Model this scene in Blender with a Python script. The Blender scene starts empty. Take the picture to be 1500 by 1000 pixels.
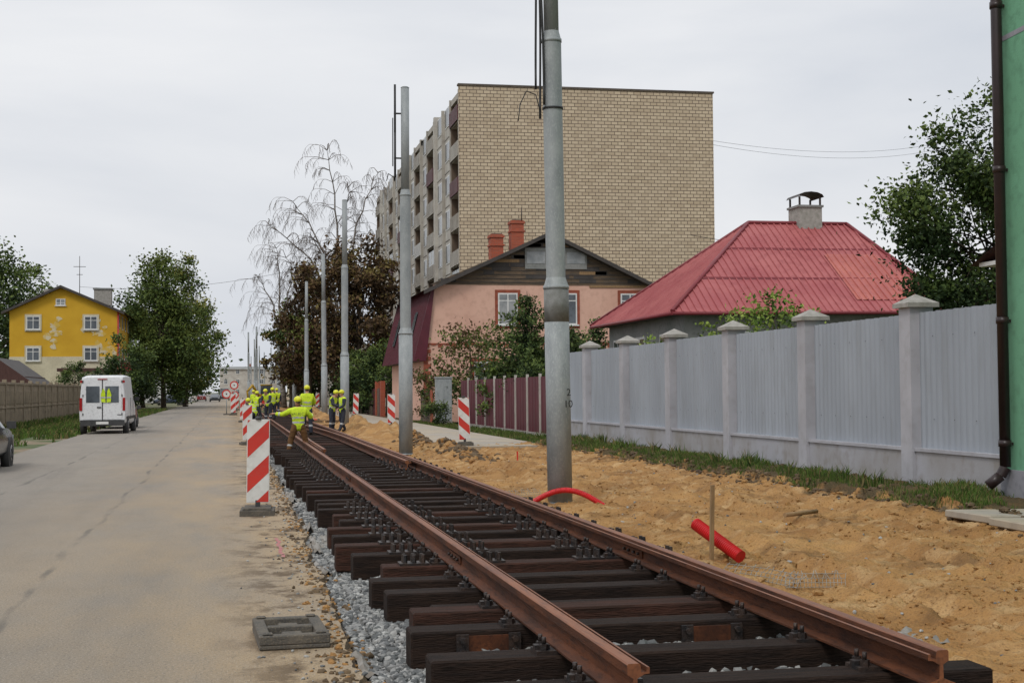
import bpy, math, random
import numpy as np
from mathutils import Vector, Matrix, noise
random.seed(7); rng=np.random.default_rng(7)
sc=bpy.context.scene
sc.view_settings.view_transform='Standard'; sc.view_settings.look='None'; sc.view_settings.exposure=0
COL=sc.collection

# ------------------------------------------------------------ materials
def pm(name,c1,c2=None,scale=3.,rough=.8,bump=0.,bscale=None,metal=0.,stretch=(1,1,1),c3=None,s3=None,f3=.5,spec=.4,lo=.35,hi=.65,gen='Object',bdist=.02):
    m=bpy.data.materials.new(name); m.use_nodes=True; t=m.node_tree; N=t.nodes; L=t.links
    b=N['Principled BSDF']; b.inputs['Roughness'].default_value=rough; b.inputs['Metallic'].default_value=metal
    b.inputs['Specular IOR Level'].default_value=spec
    c2=c2 or tuple(x*.8 for x in c1)
    tc=N.new('ShaderNodeTexCoord'); mp=N.new('ShaderNodeMapping'); L.new(tc.outputs[gen],mp.inputs[0]); mp.inputs['Scale'].default_value=stretch
    n=N.new('ShaderNodeTexNoise'); n.inputs['Scale'].default_value=scale; n.inputs['Detail'].default_value=6; L.new(mp.outputs[0],n.inputs[0])
    r=N.new('ShaderNodeMapRange'); r.inputs[1].default_value=lo; r.inputs[2].default_value=hi; L.new(n.outputs[0],r.inputs[0])
    mx=N.new('ShaderNodeMix'); mx.data_type='RGBA'; L.new(r.outputs[0],mx.inputs[0]); mx.inputs[6].default_value=(*c1,1); mx.inputs[7].default_value=(*c2,1)
    out=mx.outputs[2]
    n2=N.new('ShaderNodeTexNoise'); n2.inputs['Scale'].default_value=s3 or scale*9; n2.inputs['Detail'].default_value=5; L.new(mp.outputs[0],n2.inputs[0])
    r2=N.new('ShaderNodeMapRange'); r2.inputs[1].default_value=.5; r2.inputs[2].default_value=.72; r2.inputs[4].default_value=f3; L.new(n2.outputs[0],r2.inputs[0])
    m2=N.new('ShaderNodeMix'); m2.data_type='RGBA'; L.new(r2.outputs[0],m2.inputs[0]); L.new(out,m2.inputs[6]); m2.inputs[7].default_value=(*(c3 or tuple(x*.55 for x in c1)),1)
    out=m2.outputs[2]
    L.new(out,b.inputs['Base Color'])
    if bump:
        n3=N.new('ShaderNodeTexNoise'); n3.inputs['Scale'].default_value=bscale or scale*8; n3.inputs['Detail'].default_value=8; L.new(mp.outputs[0],n3.inputs[0])
        bp=N.new('ShaderNodeBump'); bp.inputs['Strength'].default_value=bump; bp.inputs['Distance'].default_value=bdist; L.new(n3.outputs[0],bp.inputs['Height']); L.new(bp.outputs[0],b.inputs['Normal'])
    return m
def brickmat(name,c1,c2,mortar,bw,bh,ms=.02,bump=.3,stain=(.1,.08,.06),sf=.35):
    m=bpy.data.materials.new(name); m.use_nodes=True; t=m.node_tree; N=t.nodes; L=t.links; b=N['Principled BSDF']; b.inputs['Roughness'].default_value=.85
    tc=N.new('ShaderNodeTexCoord'); s=N.new('ShaderNodeSeparateXYZ'); L.new(tc.outputs['Object'],s.inputs[0])
    a=N.new('ShaderNodeMath'); a.operation='ADD'; L.new(s.outputs[0],a.inputs[0]); L.new(s.outputs[1],a.inputs[1])
    cb=N.new('ShaderNodeCombineXYZ'); L.new(a.outputs[0],cb.inputs[0]); L.new(s.outputs[2],cb.inputs[1])
    br=N.new('ShaderNodeTexBrick'); L.new(cb.outputs[0],br.inputs[0]); br.inputs['Color1'].default_value=(*c1,1); br.inputs['Color2'].default_value=(*c2,1); br.inputs['Mortar'].default_value=(*mortar,1)
    br.inputs['Scale'].default_value=1; br.inputs['Brick Width'].default_value=bw; br.inputs['Row Height'].default_value=bh; br.inputs['Mortar Size'].default_value=ms; br.inputs['Mortar Smooth'].default_value=.3
    n=N.new('ShaderNodeTexNoise'); n.inputs['Scale'].default_value=.25; n.inputs['Detail'].default_value=8; L.new(tc.outputs['Object'],n.inputs[0])
    r=N.new('ShaderNodeMapRange'); r.inputs[1].default_value=.45; r.inputs[2].default_value=.75; r.inputs[4].default_value=sf; L.new(n.outputs[0],r.inputs[0])
    mx=N.new('ShaderNodeMix'); mx.data_type='RGBA'; L.new(r.outputs[0],mx.inputs[0]); L.new(br.outputs[0],mx.inputs[6]); mx.inputs[7].default_value=(*stain,1)
    L.new(mx.outputs[2],b.inputs['Base Color'])
    return m

M={}
M['grass_g']=pm('grass_ground',(.06,.09,.025),(.14,.11,.06),.5,.95,.4,20)
M['verge']=pm('dirt_verge',(.22,.17,.11),(.06,.095,.028),.35,.95,.5,25,lo=.42,hi=.55)
M['gravelbed']=pm('gravel_bed',(.20,.195,.185),(.11,.108,.10),18,.9,1.,60,c3=(.04,.04,.04),f3=.9)
M['stone1']=pm('stone_grey',(.29,.29,.28),(.20,.20,.195),6,.9,spec=.2)
M['stone2']=pm('stone_dark',(.15,.155,.155),(.10,.105,.105),6,.9,spec=.2)
M['stone3']=pm('stone_light',(.42,.42,.40),(.33,.325,.31),6,.9,spec=.2)
M['sleeper']=pm('creosoted_wood',(.019,.013,.011),(.036,.022,.016),2.2,.75,.9,14,stretch=(1,10,10),c3=(.008,.006,.005),s3=9,f3=.8,spec=.12)
M['sleeper_b']=pm('creosoted_wood_brown',(.075,.034,.024),(.038,.021,.015),2.2,.75,.9,14,stretch=(1,10,10),c3=(.015,.01,.008),s3=9,f3=.8,spec=.12)
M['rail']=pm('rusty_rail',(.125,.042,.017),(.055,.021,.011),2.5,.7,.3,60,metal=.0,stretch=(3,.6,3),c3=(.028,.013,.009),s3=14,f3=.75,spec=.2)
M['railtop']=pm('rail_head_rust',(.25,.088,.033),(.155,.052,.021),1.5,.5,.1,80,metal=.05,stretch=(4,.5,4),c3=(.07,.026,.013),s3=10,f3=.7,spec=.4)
M['darksteel']=pm('dark_steel',(.022,.021,.022),(.06,.038,.028),12,.45,.3,60,metal=.3)
M['galv']=pm('galvanised_steel',(.33,.35,.35),(.245,.265,.27),5,.6,.12,90,metal=.05,c3=(.42,.44,.44),s3=45,f3=.55,stretch=(1,1,.5))
M['galvdirty']=pm('pole_cap_rust',(.15,.15,.135),(.22,.22,.21),10,.6)
M['cable']=pm('cable_black',(.03,.03,.03),None,5,.6)
M['wallpaint']=pm('wall_painted_concrete',(.43,.43,.46),(.36,.36,.385),1.2,.8,.15,30,c3=(.27,.26,.26),s3=5,f3=.4)
M['wallbase']=pm('wall_base_splashed',(.39,.39,.42),(.29,.275,.26),.9,.85,.2,30,c3=(.22,.19,.15),s3=4,f3=.5)
M['cap']=pm('post_cap_concrete',(.38,.36,.33),(.26,.25,.22),6,.9,.3,40)
M['corr']=pm('corrugated_grey_sheet',(.32,.35,.39),(.27,.295,.33),.9,.55,metal=.0,stretch=(1,1,.3),c3=(.24,.255,.27),s3=3,f3=.45)
M['redroof']=pm('red_roof_sheet',(.31,.07,.075),(.39,.115,.112),.5,.55,.05,30,c3=(.23,.045,.048),s3=3,f3=.55,spec=.3)
M['redroof2']=pm('red_roof_patch',(.44,.125,.095),(.35,.08,.065),.8,.5)
M['redtrim']=pm('red_roof_trim',(.22,.03,.038),None,2,.5)
M['greywall']=pm('grey_render',(.20,.21,.20),(.26,.26,.25),1,.9,.2)
M['pink']=pm('pink_render',(.60,.36,.275),(.67,.42,.325),.6,.9,.25,25,c3=(.42,.24,.18),s3=4,f3=.35)
M['oldwood']=pm('weathered_boards',(.085,.07,.055),(.17,.115,.07),1.5,.9,.4,20,stretch=(1,1,8),c3=(.03,.025,.022),s3=6,f3=.7)
M['brickred']=brickmat('red_brick',(.42,.075,.03),(.30,.055,.025),(.22,.13,.09),.25,.08,.010,sf=.1)
M['bricktrim']=pm('brick_trim',(.32,.085,.045),(.22,.06,.035),5,.85)
M['maroon']=pm('maroon_sheet',(.105,.016,.028),(.08,.013,.022),1.5,.5,c3=(.05,.009,.015),f3=.3)
M['roofdark']=pm('dark_roof',(.045,.04,.037),(.07,.06,.055),1.5,.7)
M['white']=pm('white_paint',(.72,.72,.70),(.62,.62,.60),3,.6)
M['glass']=pm('window_glass',(.035,.045,.055),(.10,.12,.14),.8,.12,spec=.7)
M['glasslt']=pm('window_curtain',(.35,.36,.36),(.16,.18,.19),1.5,.25,spec=.6)
M['ybrick']=brickmat('yellow_brick',(.58,.475,.335),(.46,.365,.25),(.13,.095,.07),.52,.26,.030,sf=.22,stain=(.38,.31,.23))
M['panel']=pm('concrete_panel',(.44,.41,.36),(.36,.335,.29),.5,.9,.2,c3=(.2,.18,.16),s3=2,f3=.5)
M['panel2']=pm('balcony_panel',(.52,.50,.45),(.40,.37,.33),.8,.9)
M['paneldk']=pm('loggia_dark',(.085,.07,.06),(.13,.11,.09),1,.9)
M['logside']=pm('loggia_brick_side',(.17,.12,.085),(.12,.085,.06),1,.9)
M['yellow']=pm('yellow_render',(.62,.37,.03),(.54,.31,.022),.5,.9,.2,c3=(.55,.48,.33),s3=1.1,f3=.0)
M['ypeel']=pm('peeled_plaster',(.60,.53,.36),(.60,.40,.07),1.6,.9,lo=.45,hi=.55)
M['cream']=pm('cream_render',(.60,.55,.40),(.50,.45,.32),.8,.9)
M['signred']=pm('shop_sign_red',(.42,.03,.03),None,3,.5)
M['brownroof']=pm('brown_shed',(.06,.025,.02),(.085,.038,.03),2,.7,stretch=(6,6,1))
M['concfence']=pm('concrete_fence',(.27,.22,.155),(.19,.155,.105),1.2,.95,.4,15,c3=(.11,.09,.065),s3=4,f3=.6)
M['green']=pm('green_render',(.16,.38,.235),(.14,.335,.20),.8,.85,.2,40)
M['plinth']=pm('grey_plinth',(.30,.30,.33),(.24,.24,.26),1.5,.9,.2)
M['downpipe']=pm('brown_downpipe',(.025,.015,.015),(.035,.02,.019),4,.35)
M['bark']=pm('bark',(.10,.08,.055),(.055,.04,.03),6,.95,.6,20,stretch=(1,1,.3))
M['birch']=pm('birch_bark',(.30,.275,.25),(.12,.10,.085),2,.9,stretch=(1,1,3))
M['twig']=pm('twigs',(.155,.125,.105),(.11,.085,.07),3,.9)
M['rubber']=pm('recycled_rubber',(.075,.07,.062),(.12,.105,.085),8,.9,.5,60,c3=(.22,.18,.125),f3=.6)
M['sred']=pm('sign_red',(.60,.04,.025),(.52,.035,.025),3,.4,c3=(.4,.1,.07),f3=.3)
M['swhite']=pm('sign_white',(.72,.71,.68),(.64,.63,.60),6,.45,c3=(.48,.44,.38),s3=9,f3=.5)
M['hose']=pm('red_duct',(.60,.018,.022),(.50,.018,.02),4,.35)
M['stakewood']=pm('stake_wood',(.32,.20,.10),(.22,.14,.07),8,.8,stretch=(3,3,.5))
M['fabric']=pm('geotextile',(.34,.325,.30),(.20,.18,.155),4,.95,.5,15,c3=(.15,.115,.08),s3=9,f3=.8,spec=.1)
M['pave']=pm('concrete_pavement',(.34,.31,.27),(.40,.33,.235),.7,.9,.2,30,c3=(.23,.20,.16),s3=5,f3=.5)
M['kerb']=pm('kerb_concrete',(.34,.32,.29),(.23,.21,.18),3,.9,.4,30)
M['soil']=pm('dark_soil',(.085,.058,.036),(.16,.11,.06),3,.95,.8,25)
M['spray']=pm('pink_spray_mark',(.55,.16,.18),(.32,.22,.18),20,.9,lo=.45,hi=.55)
M['vanw']=pm('van_white_paint',(.74,.75,.76),(.68,.69,.70),1.5,.3,spec=.6)
M['carblk']=pm('car_dark_paint',(.02,.022,.028),(.03,.033,.04),1.5,.2,spec=.7)
M['carblue']=pm('car_blue_paint',(.03,.045,.075),(.04,.055,.09),1.5,.2,spec=.7)
M['carred']=pm('car_red_paint',(.2,.03,.03),None,1.5,.25,spec=.7)
M['tyre']=pm('tyre',(.025,.025,.025),(.05,.045,.04),8,.85)
M['rim']=pm('rim',(.35,.35,.36),(.25,.25,.26),8,.35,metal=.7)
M['plastic']=pm('black_plastic',(.04,.04,.042),(.06,.06,.06),6,.6)
M['tail']=pm('tail_light',(.35,.01,.01),None,6,.2)
M['hiviz']=pm('hi_vis_yellow',(.62,.80,.03),(.48,.64,.02),7,.75,.6,14,c3=(.33,.44,.02),s3=16,f3=.6)
M['reflect']=pm('reflective_band',(.50,.51,.51),None,6,.4)
M['navy']=pm('navy_workwear',(.02,.024,.038),(.04,.045,.06),6,.85,.6,14)
M['ochre']=pm('ochre_trousers',(.16,.075,.025),(.10,.05,.018),6,.85,.6,14)
M['skin']=pm('skin',(.50,.28,.19),(.45,.24,.16),8,.6)
M['hair']=pm('hair',(.05,.035,.025),None,8,.8)
M['boot']=pm('boots',(.05,.035,.025),None,8,.7)
M['helmet']=pm('helmet_yellow',(.72,.72,.03),(.66,.66,.03),4,.35)
M['digger']=pm('excavator_yellow',(.55,.33,.02),(.45,.27,.02),2,.5)
M['eye']=pm('eye_dark',(.02,.02,.02),None,4,.3)
def leafm(n,c):
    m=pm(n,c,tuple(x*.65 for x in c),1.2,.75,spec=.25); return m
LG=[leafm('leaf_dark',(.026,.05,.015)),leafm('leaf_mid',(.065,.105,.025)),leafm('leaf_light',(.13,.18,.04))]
LY=[leafm('leaf_y_dark',(.05,.075,.018)),leafm('leaf_y_mid',(.13,.16,.032)),leafm('leaf_y_light',(.25,.24,.05))]
LB=[leafm('leaf_brown_dark',(.06,.038,.02)),leafm('leaf_brown_mid',(.14,.085,.04)),leafm('leaf_brown_light',(.20,.155,.05))]
LF=[leafm('leaf_fresh_dark',(.08,.14,.02)),leafm('leaf_fresh_mid',(.19,.28,.045)),leafm('leaf_fresh_light',(.32,.40,.08))]
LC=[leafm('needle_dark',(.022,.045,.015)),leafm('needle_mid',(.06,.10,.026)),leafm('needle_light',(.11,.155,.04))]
GR=[leafm('blade_dark',(.05,.09,.018)),leafm('blade_mid',(.105,.175,.028)),leafm('blade_dry',(.23,.19,.075))]

# ------------------------------------------------------------ mesh tools
class MB:
    def __init__(s): s.v=[];s.f=[];s.m=[];s.s=[];s.mats=[]
    def mi(s,k):
        mt=M[k] if isinstance(k,str) else k
        if mt not in s.mats: s.mats.append(mt)
        return s.mats.index(mt)
    def poly(s,pts,k,sm=False):
        b=len(s.v); s.v+= [tuple(p) for p in pts]; s.f.append(tuple(range(b,b+len(pts)))); s.m.append(s.mi(k)); s.s.append(sm)
    def box(s,x0,x1,y0,y1,z0,z1,k,R=None):
        b=len(s.v); c=[(x0,y0,z0),(x1,y0,z0),(x1,y1,z0),(x0,y1,z0),(x0,y0,z1),(x1,y0,z1),(x1,y1,z1),(x0,y1,z1)]
        if R is not None: c=[tuple(R@Vector(p)) for p in c]
        s.v+=c; i=s.mi(k)
        for q in ((0,3,2,1),(4,5,6,7),(0,1,5,4),(1,2,6,5),(2,3,7,6),(3,0,4,7)): s.f.append(tuple(b+j for j in q)); s.m.append(i); s.s.append(False)
    def cyl(s,p0,p1,r0,r1,n,k,caps=True,sm=True):
        p0=Vector(p0);p1=Vector(p1); d=(p1-p0).normalized(); a=d.orthogonal().normalized(); c=d.cross(a); b=len(s.v); i=s.mi(k)
        for p,r in ((p0,r0),(p1,r1)):
            for j in range(n):
                t=2*math.pi*j/n; s.v.append(tuple(p+a*(r*math.cos(t))+c*(r*math.sin(t))))
        for j in range(n):
            s.f.append((b+j,b+(j+1)%n,b+n+(j+1)%n,b+n+j)); s.m.append(i); s.s.append(sm)
        if caps:
            s.f.append(tuple(b+j for j in range(n-1,-1,-1))); s.m.append(i); s.s.append(False)
            s.f.append(tuple(b+n+j for j in range(n))); s.m.append(i); s.s.append(False)
    def tube(s,pts,rs,n,k):
        for a in range(len(pts)-1):
            s.cyl(pts[a],pts[a+1],rs[a] if isinstance(rs,(list,tuple)) else rs, rs[a+1] if isinstance(rs,(list,tuple)) else rs,n,k,caps=(a==0 or a==len(pts)-2))
    def ell(s,c,r,k,nu=12,nv=8,R=None):
        b=len(s.v); i=s.mi(k)
        for a in range(nv+1):
            ph=math.pi*a/nv
            for j in range(nu):
                t=2*math.pi*j/nu; p=Vector((r[0]*math.sin(ph)*math.cos(t),r[1]*math.sin(ph)*math.sin(t),r[2]*math.cos(ph)))
                if R is not None: p=R@p
                s.v.append(tuple(Vector(c)+p))
        for a in range(nv):
            for j in range(nu):
                s.f.append((b+a*nu+j,b+(a+1)*nu+j,b+(a+1)*nu+(j+1)%nu,b+a*nu+(j+1)%nu)); s.m.append(i); s.s.append(True)
    def obj(s,name,loc=(0,0,0),rz=0,bevel=0,parent=None,sc_=1,rot=None):
        me=bpy.data.meshes.new(name); me.from_pydata(s.v,[],s.f)
        for mt in s.mats: me.materials.append(mt)
        me.polygons.foreach_set('material_index',s.m); me.polygons.foreach_set('use_smooth',s.s); me.update()
        o=bpy.data.objects.new(name,me); o.location=loc; o.rotation_euler=rot or (0,0,rz); o.scale=(sc_,)*3; COL.objects.link(o)
        if parent: o.parent=parent
        if bevel:
            b=o.modifiers.new('b','BEVEL'); b.width=bevel; b.segments=1; b.limit_method='ANGLE'
        return o
def npmesh(name,V,F,mats,mi=None,smooth=False,parent=None):
    me=bpy.data.meshes.new(name); V=np.asarray(V,dtype=np.float32); F=np.asarray(F,dtype=np.int32); k=F.shape[1]
    me.vertices.add(len(V)); me.vertices.foreach_set('co',V.ravel()); me.loops.add(F.size); me.loops.foreach_set('vertex_index',F.ravel())
    me.polygons.add(len(F)); me.polygons.foreach_set('loop_start',np.arange(len(F),dtype=np.int32)*k)
    for m in mats: me.materials.append(m)
    if mi is not None: me.polygons.foreach_set('material_index',np.asarray(mi,dtype=np.int32))
    me.polygons.foreach_set('use_smooth',np.full(len(F),smooth))
    me.update(calc_edges=True); o=bpy.data.objects.new(name,me); COL.objects.link(o)
    if parent: o.parent=parent
    return o
def empty(name,loc=(0,0,0)):
    e=bpy.data.objects.new(name,None); e.location=loc; COL.objects.link(e); return e

# ------------------------------------------------------------ world / sun / camera
w=bpy.data.worlds.new("World"); sc.world=w; w.use_nodes=True; t=w.node_tree; N=t.nodes; L=t.links
bg=N['Background']; bg.inputs[1].default_value=.1
sk=N.new('ShaderNodeTexSky'); sk.sky_type='NISHITA'; sk.sun_disc=False; sk.sun_elevation=math.radians(48); sk.sun_rotation=math.radians(215); sk.air_density=1.5; sk.dust_density=4
tc=N.new('ShaderNodeTexCoord'); sx=N.new('ShaderNodeSeparateXYZ'); L.new(tc.outputs['Generated'],sx.inputs[0])
mp=N.new('ShaderNodeMapping'); mp.inputs['Scale'].default_value=(1,1,3.2); L.new(tc.outputs['Generated'],mp.inputs[0])
n=N.new('ShaderNodeTexNoise'); n.inputs['Scale'].default_value=2.1; n.inputs['Detail'].default_value=7; n.inputs['Roughness'].default_value=.5; n.inputs['Distortion'].default_value=.3; L.new(mp.outputs[0],n.inputs[0])
r=N.new('ShaderNodeMapRange'); r.inputs[1].default_value=.32; r.inputs[2].default_value=.64; r.inputs[3].default_value=.0; r.inputs[4].default_value=1.; L.new(n.outputs[0],r.inputs[0])
cm=N.new('ShaderNodeMix'); cm.data_type='RGBA'; L.new(r.outputs[0],cm.inputs[0]); cm.inputs[6].default_value=(6.5,6.85,7.5,1); cm.inputs[7].default_value=(8.7,8.8,9.05,1)
zr=N.new('ShaderNodeMapRange'); zr.inputs[1].default_value=.3; zr.inputs[2].default_value=1; zr.inputs[3].default_value=1; zr.inputs[4].default_value=1.5; L.new(sx.outputs[2],zr.inputs[0])
vm=N.new('ShaderNodeVectorMath'); vm.operation='SCALE'; L.new(cm.outputs[2],vm.inputs[0]); L.new(zr.outputs[0],vm.inputs['Scale'])
mm=N.new('ShaderNodeMix'); mm.data_type='RGBA'; mm.inputs[0].default_value=.95; L.new(sk.outputs[0],mm.inputs[6]); L.new(vm.outputs[0],mm.inputs[7])
L.new(mm.outputs[2],bg.inputs[0])
sl=bpy.data.lights.new('sun','SUN'); sl.energy=1.1; sl.angle=math.radians(14); sl.color=(1,.96,.90); so=bpy.data.objects.new('sun',sl); COL.objects.link(so)
az=math.radians(215); el=math.radians(48)
sd=Vector((math.sin(az)*math.cos(el),math.cos(az)*math.cos(el),math.sin(el))); so.rotation_euler=sd.to_track_quat('Z','Y').to_euler(); so.location=(0,-20,40)

cam=bpy.data.cameras.new('camera'); cam.lens=50; cam.sensor_width=36; cam.clip_end=6000; cam.clip_start=.05
co=bpy.data.objects.new('camera',cam); COL.objects.link(co); sc.camera=co
th=math.radians(11.21); p=math.radians(1.933); ro=.009
f=Vector((math.sin(th)*math.cos(p),math.cos(th)*math.cos(p),math.sin(p))); rt=Vector((math.cos(th),-math.sin(th),0)); up=rt.cross(f)
up2=up*math.cos(ro)+rt*math.sin(ro); rt2=rt*math.cos(ro)-up*math.sin(ro)
m4=Matrix((rt2,up2,-f)).transposed().to_4x4(); m4.translation=(0,0,1.75); co.matrix_world=m4

# ------------------------------------------------------------ ground
g=MB(); g.poly([(-2500,-300,-.12),(2500,-300,-.12),(2500,4500,-.12),(-2500,4500,-.12)],'grass_g'); g.obj('ground')
g=MB(); g.poly([(-10.9,-10,-.03),(-6,-10,-.03),(-6,260,-.03),(-10.9,260,-.03)],'verge'); g.obj('left_verge')

def road_mat():
    m=bpy.data.materials.new('dusty_asphalt'); m.use_nodes=True; t=m.node_tree; N=t.nodes; L=t.links; b=N['Principled BSDF']; b.inputs['Roughness'].default_value=.9; b.inputs['Specular IOR Level'].default_value=.2
    tc=N.new('ShaderNodeTexCoord'); s=N.new('ShaderNodeSeparateXYZ'); L.new(tc.outputs['Object'],s.inputs[0])
    def noi(sc,st=(1,1,1),det=6,rough=.55):
        mp=N.new('ShaderNodeMapping'); mp.inputs['Scale'].default_value=st; L.new(tc.outputs['Object'],mp.inputs[0]); n=N.new('ShaderNodeTexNoise'); n.inputs['Scale'].default_value=sc; n.inputs['Detail'].default_value=det; n.inputs['Roughness'].default_value=rough; L.new(mp.outputs[0],n.inputs[0]); return n.outputs[0]
    def rng_(x,a,b_,c=0,d=1):
        r=N.new('ShaderNodeMapRange'); L.new(x,r.inputs[0]); r.inputs[1].default_value=a; r.inputs[2].default_value=b_; r.inputs[3].default_value=c; r.inputs[4].default_value=d; return r.outputs[0]
    def mix(f,a,b_):
        x=N.new('ShaderNodeMix'); x.data_type='RGBA'; L.new(f,x.inputs[0])
        for i,c in ((6,a),(7,b_)):
            if isinstance(c,tuple): x.inputs[i].default_value=(*c,1)
            else: L.new(c,x.inputs[i])
        return x.outputs[2]
    def math_(op,a,b_):
        x=N.new('ShaderNodeMath'); x.operation=op; x.use_clamp=True
        for i,c in ((0,a),(1,b_)):
            if isinstance(c,(int,float)): x.inputs[i].default_value=c
            else: L.new(c,x.inputs[i])
        return x.outputs[0]
    base=mix(rng_(noi(.35,(1,.2,1)),.35,.65),(.225,.205,.18),(.29,.26,.22))
    base=mix(rng_(noi(1.7,(1,.5,1),8,.65),.45,.7,0,.4),base,(.165,.15,.13))
    base=mix(rng_(noi(.9,(1.6,.06,1),6,.6),.52,.66,0,.45),base,(.18,.165,.145))
    e=rng_(s.outputs[0],-3.8,.5,0.05,.95); d=math_('MULTIPLY',e,rng_(noi(.55,(1,.3,1),8,.65),.3,.60)); d=math_('ADD',d,rng_(s.outputs[0],.1,.75,0,.3))
    base=mix(d,base,(.42,.305,.18))
    base=mix(rng_(noi(45,det=3,rough=.75),.5,.66,0,.62),base,(.10,.09,.078))
    base=mix(rng_(noi(70,det=2,rough=.7),.56,.66,0,.65),base,(.50,.46,.40))
    base=mix(rng_(noi(260,det=1),.5,.7,0,.35),base,(.11,.10,.09))
    e2=rng_(s.outputs[0],-.2,.4); sm=math_('MULTIPLY',e2,rng_(noi(2.2,(1,.7,1),9,.72),.48,.58,0,.85)); base=mix(sm,base,(.105,.072,.045))
    sn=N.new('ShaderNodeMath'); sn.operation='ADD'; L.new(s.outputs[0],sn.inputs[0]); nn=rng_(noi(.5,(1,.3,1)),0,1,-.35,.35); L.new(nn,sn.inputs[1])
    for x0 in (-1.75,-3.95):
        a=N.new('ShaderNodeMath'); a.operation='SUBTRACT'; L.new(sn.outputs[0],a.inputs[0]); a.inputs[1].default_value=x0
        ab=N.new('ShaderNodeMath'); ab.operation='ABSOLUTE'; L.new(a.outputs[0],ab.inputs[0])
        ln=rng_(ab.outputs[0],.015,.05,.6,0); ln=math_('MULTIPLY',ln,rng_(noi(1.2,(1,.5,1)),.42,.6)); base=mix(ln,base,(.10,.095,.085))
    L.new(base,b.inputs['Base Color'])
    bp=N.new('ShaderNodeBump'); bp.inputs['Strength'].default_value=.7; bp.inputs['Distance'].default_value=.014; L.new(noi(55,det=6,rough=.75),bp.inputs['Height']); L.new(bp.outputs[0],b.inputs['Normal'])
    return m
M['asphalt']=road_mat()
def edge(y): return .76+.12*noise.noise(Vector((y*.7,3,0)))+.07*noise.noise(Vector((y*3.1,9,0)))+.035*noise.noise(Vector((y*11,9,4)))+min(max((y-8)*.012,-.05),.15)
ys=list(np.arange(-6,40,.06))+list(np.arange(40,300,1.))
g=MB()
for a,b in zip(ys[:-1],ys[1:]):
    xa,xb=edge(a),edge(b)
    g.poly([(-6.2,a,0),(xa,a,0),(xb,b,0),(-6.2,b,0)],'asphalt')
    g.poly([(xa,a,0),(xa+.05,a,-.11),(xb+.05,b,-.11),(xb,b,0)],'soil')
g.poly([(-9,300,0),(60,300,0),(40,1500,0),(-60,1500,0)],'asphalt')
g.poly([(-6.2,-6,0),(-6.2,300,0),(-6.3,300,-.12),(-6.3,-6,-.12)],'soil')
g.obj('road')
g=MB()
for k in range(9):
    a=k*.045; g.poly([(.52+.015*math.sin(k*2),15.3+a*5,.004),(.56+.015*math.sin(k*2),15.3+a*5,.004),(.56+.015*math.sin(k*2+2),15.5+a*5,.004),(.52+.015*math.sin(k*2+2),15.5+a*5,.004)],'spray')
g.obj('survey_spray_mark')

# sand terrain -------------------------------------------------
def nz(x,y,s,k=0): return noise.noise(Vector((x*s,y*s,k)))
mounds=[(5.5,52,1.1,3.5,.5),(5.3,59,.9,3,.55),(5.9,67,.9,4,.5),(5.75,38.5,.55,2.6,.28),(5.9,46,.5,3,.25),(7.2,21.5,1.2,2,.12),(6.0,29,1.0,2.2,.16),(5.2,80,.9,6,.5),(5.6,100,1,8,.5),(8.3,11.5,1.4,1.6,.12),(5.6,24.5,.8,1.5,.12)]
RF=random.Random(3)
prints=[]
for _ in range(34):
    fx=RF.uniform(4.3,8.8); fy=RF.uniform(7,30); fa=RF.uniform(0,6.28)
    for k in range(RF.randint(3,7)):
        prints.append((fx+math.cos(fa)*.62*k+(.13 if k%2 else -.13)*math.sin(fa),fy+math.sin(fa)*.62*k-(.13 if k%2 else -.13)*math.cos(fa),fa+RF.uniform(-.2,.2)))
PG={}
for (a,b,c) in prints:
    for i in (-1,0,1):
        for j in (-1,0,1): PG.setdefault((int(a*2)+i,int(b*2)+j),[]).append((a,b,math.cos(c),math.sin(c)))
def sandh(x,y):
    h=.05+.06*nz(x,y,.7)+.05*nz(x,y,1.9,5)+.042*nz(x,y,4.5,9)+.034*(abs(nz(x,y,9,2)))*1.3+.016*nz(x,y,22,2)
    for x0,wd,dp in ((5.5,.22,.08),(6.9,.22,.075),(8.2,.18,.06)):
        xc=x0+.35*nz(y,x0,.12); q=abs(x-xc)/wd
        if q<2: h+= -dp*math.exp(-q*q*2)*(1+.6*nz(y,x0,2))+ dp*.55*math.exp(-((q-1.25)*3)**2)
        if q<.9 and y<40: h+=.014*math.sin(y*26)*(1-q)
    for (a,b,c,s_) in PG.get((int(x*2),int(y*2)),()):
        dx=x-a;dy=y-b; u=(dx*c+dy*s_)/.16; v=(-dx*s_+dy*c)/.065; q=u*u+v*v
        if q<4: h+= -.035*math.exp(-q*q)+.015*math.exp(-(q-1.9)**2*2)
    for (mx,my,rx,ry,hh) in mounds:
        q=((x-mx)/rx)**2+((y-my)/ry)**2
        if q<4: h+=hh*math.exp(-q*1.4)*(1+.5*nz(x,y,3,1))
    if x<4.35: h-= (4.35-x)*.5
    if y<43:
        ed=9.15+.28*nz(y,0,.7,4)+.14*nz(y,0,2.5,4)
        k=min(max((x-ed)/.09,0),1); h+=k*(.15+.04*nz(x,y,3))
        h+= .06*math.exp(-((x-ed+.25)/.2)**2)*(1+nz(x,y,5))
    elif x>6.1: h=.03
    return max(h,-.09)
xs=np.concatenate([np.arange(3.8,9.0,.045),np.arange(9.0,9.5,.03),np.arange(9.5,10.75,.12)])
yy=[5.]
while yy[-1]<43: yy.append(yy[-1]+.045+ max(0,yy[-1]-12)*.004)
while yy[-1]<200: yy.append(yy[-1]+.5+ max(0,yy[-1]-60)*.01)
V=[(x,y,sandh(x,y)) for y in yy for x in xs]; nx=len(xs)
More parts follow.
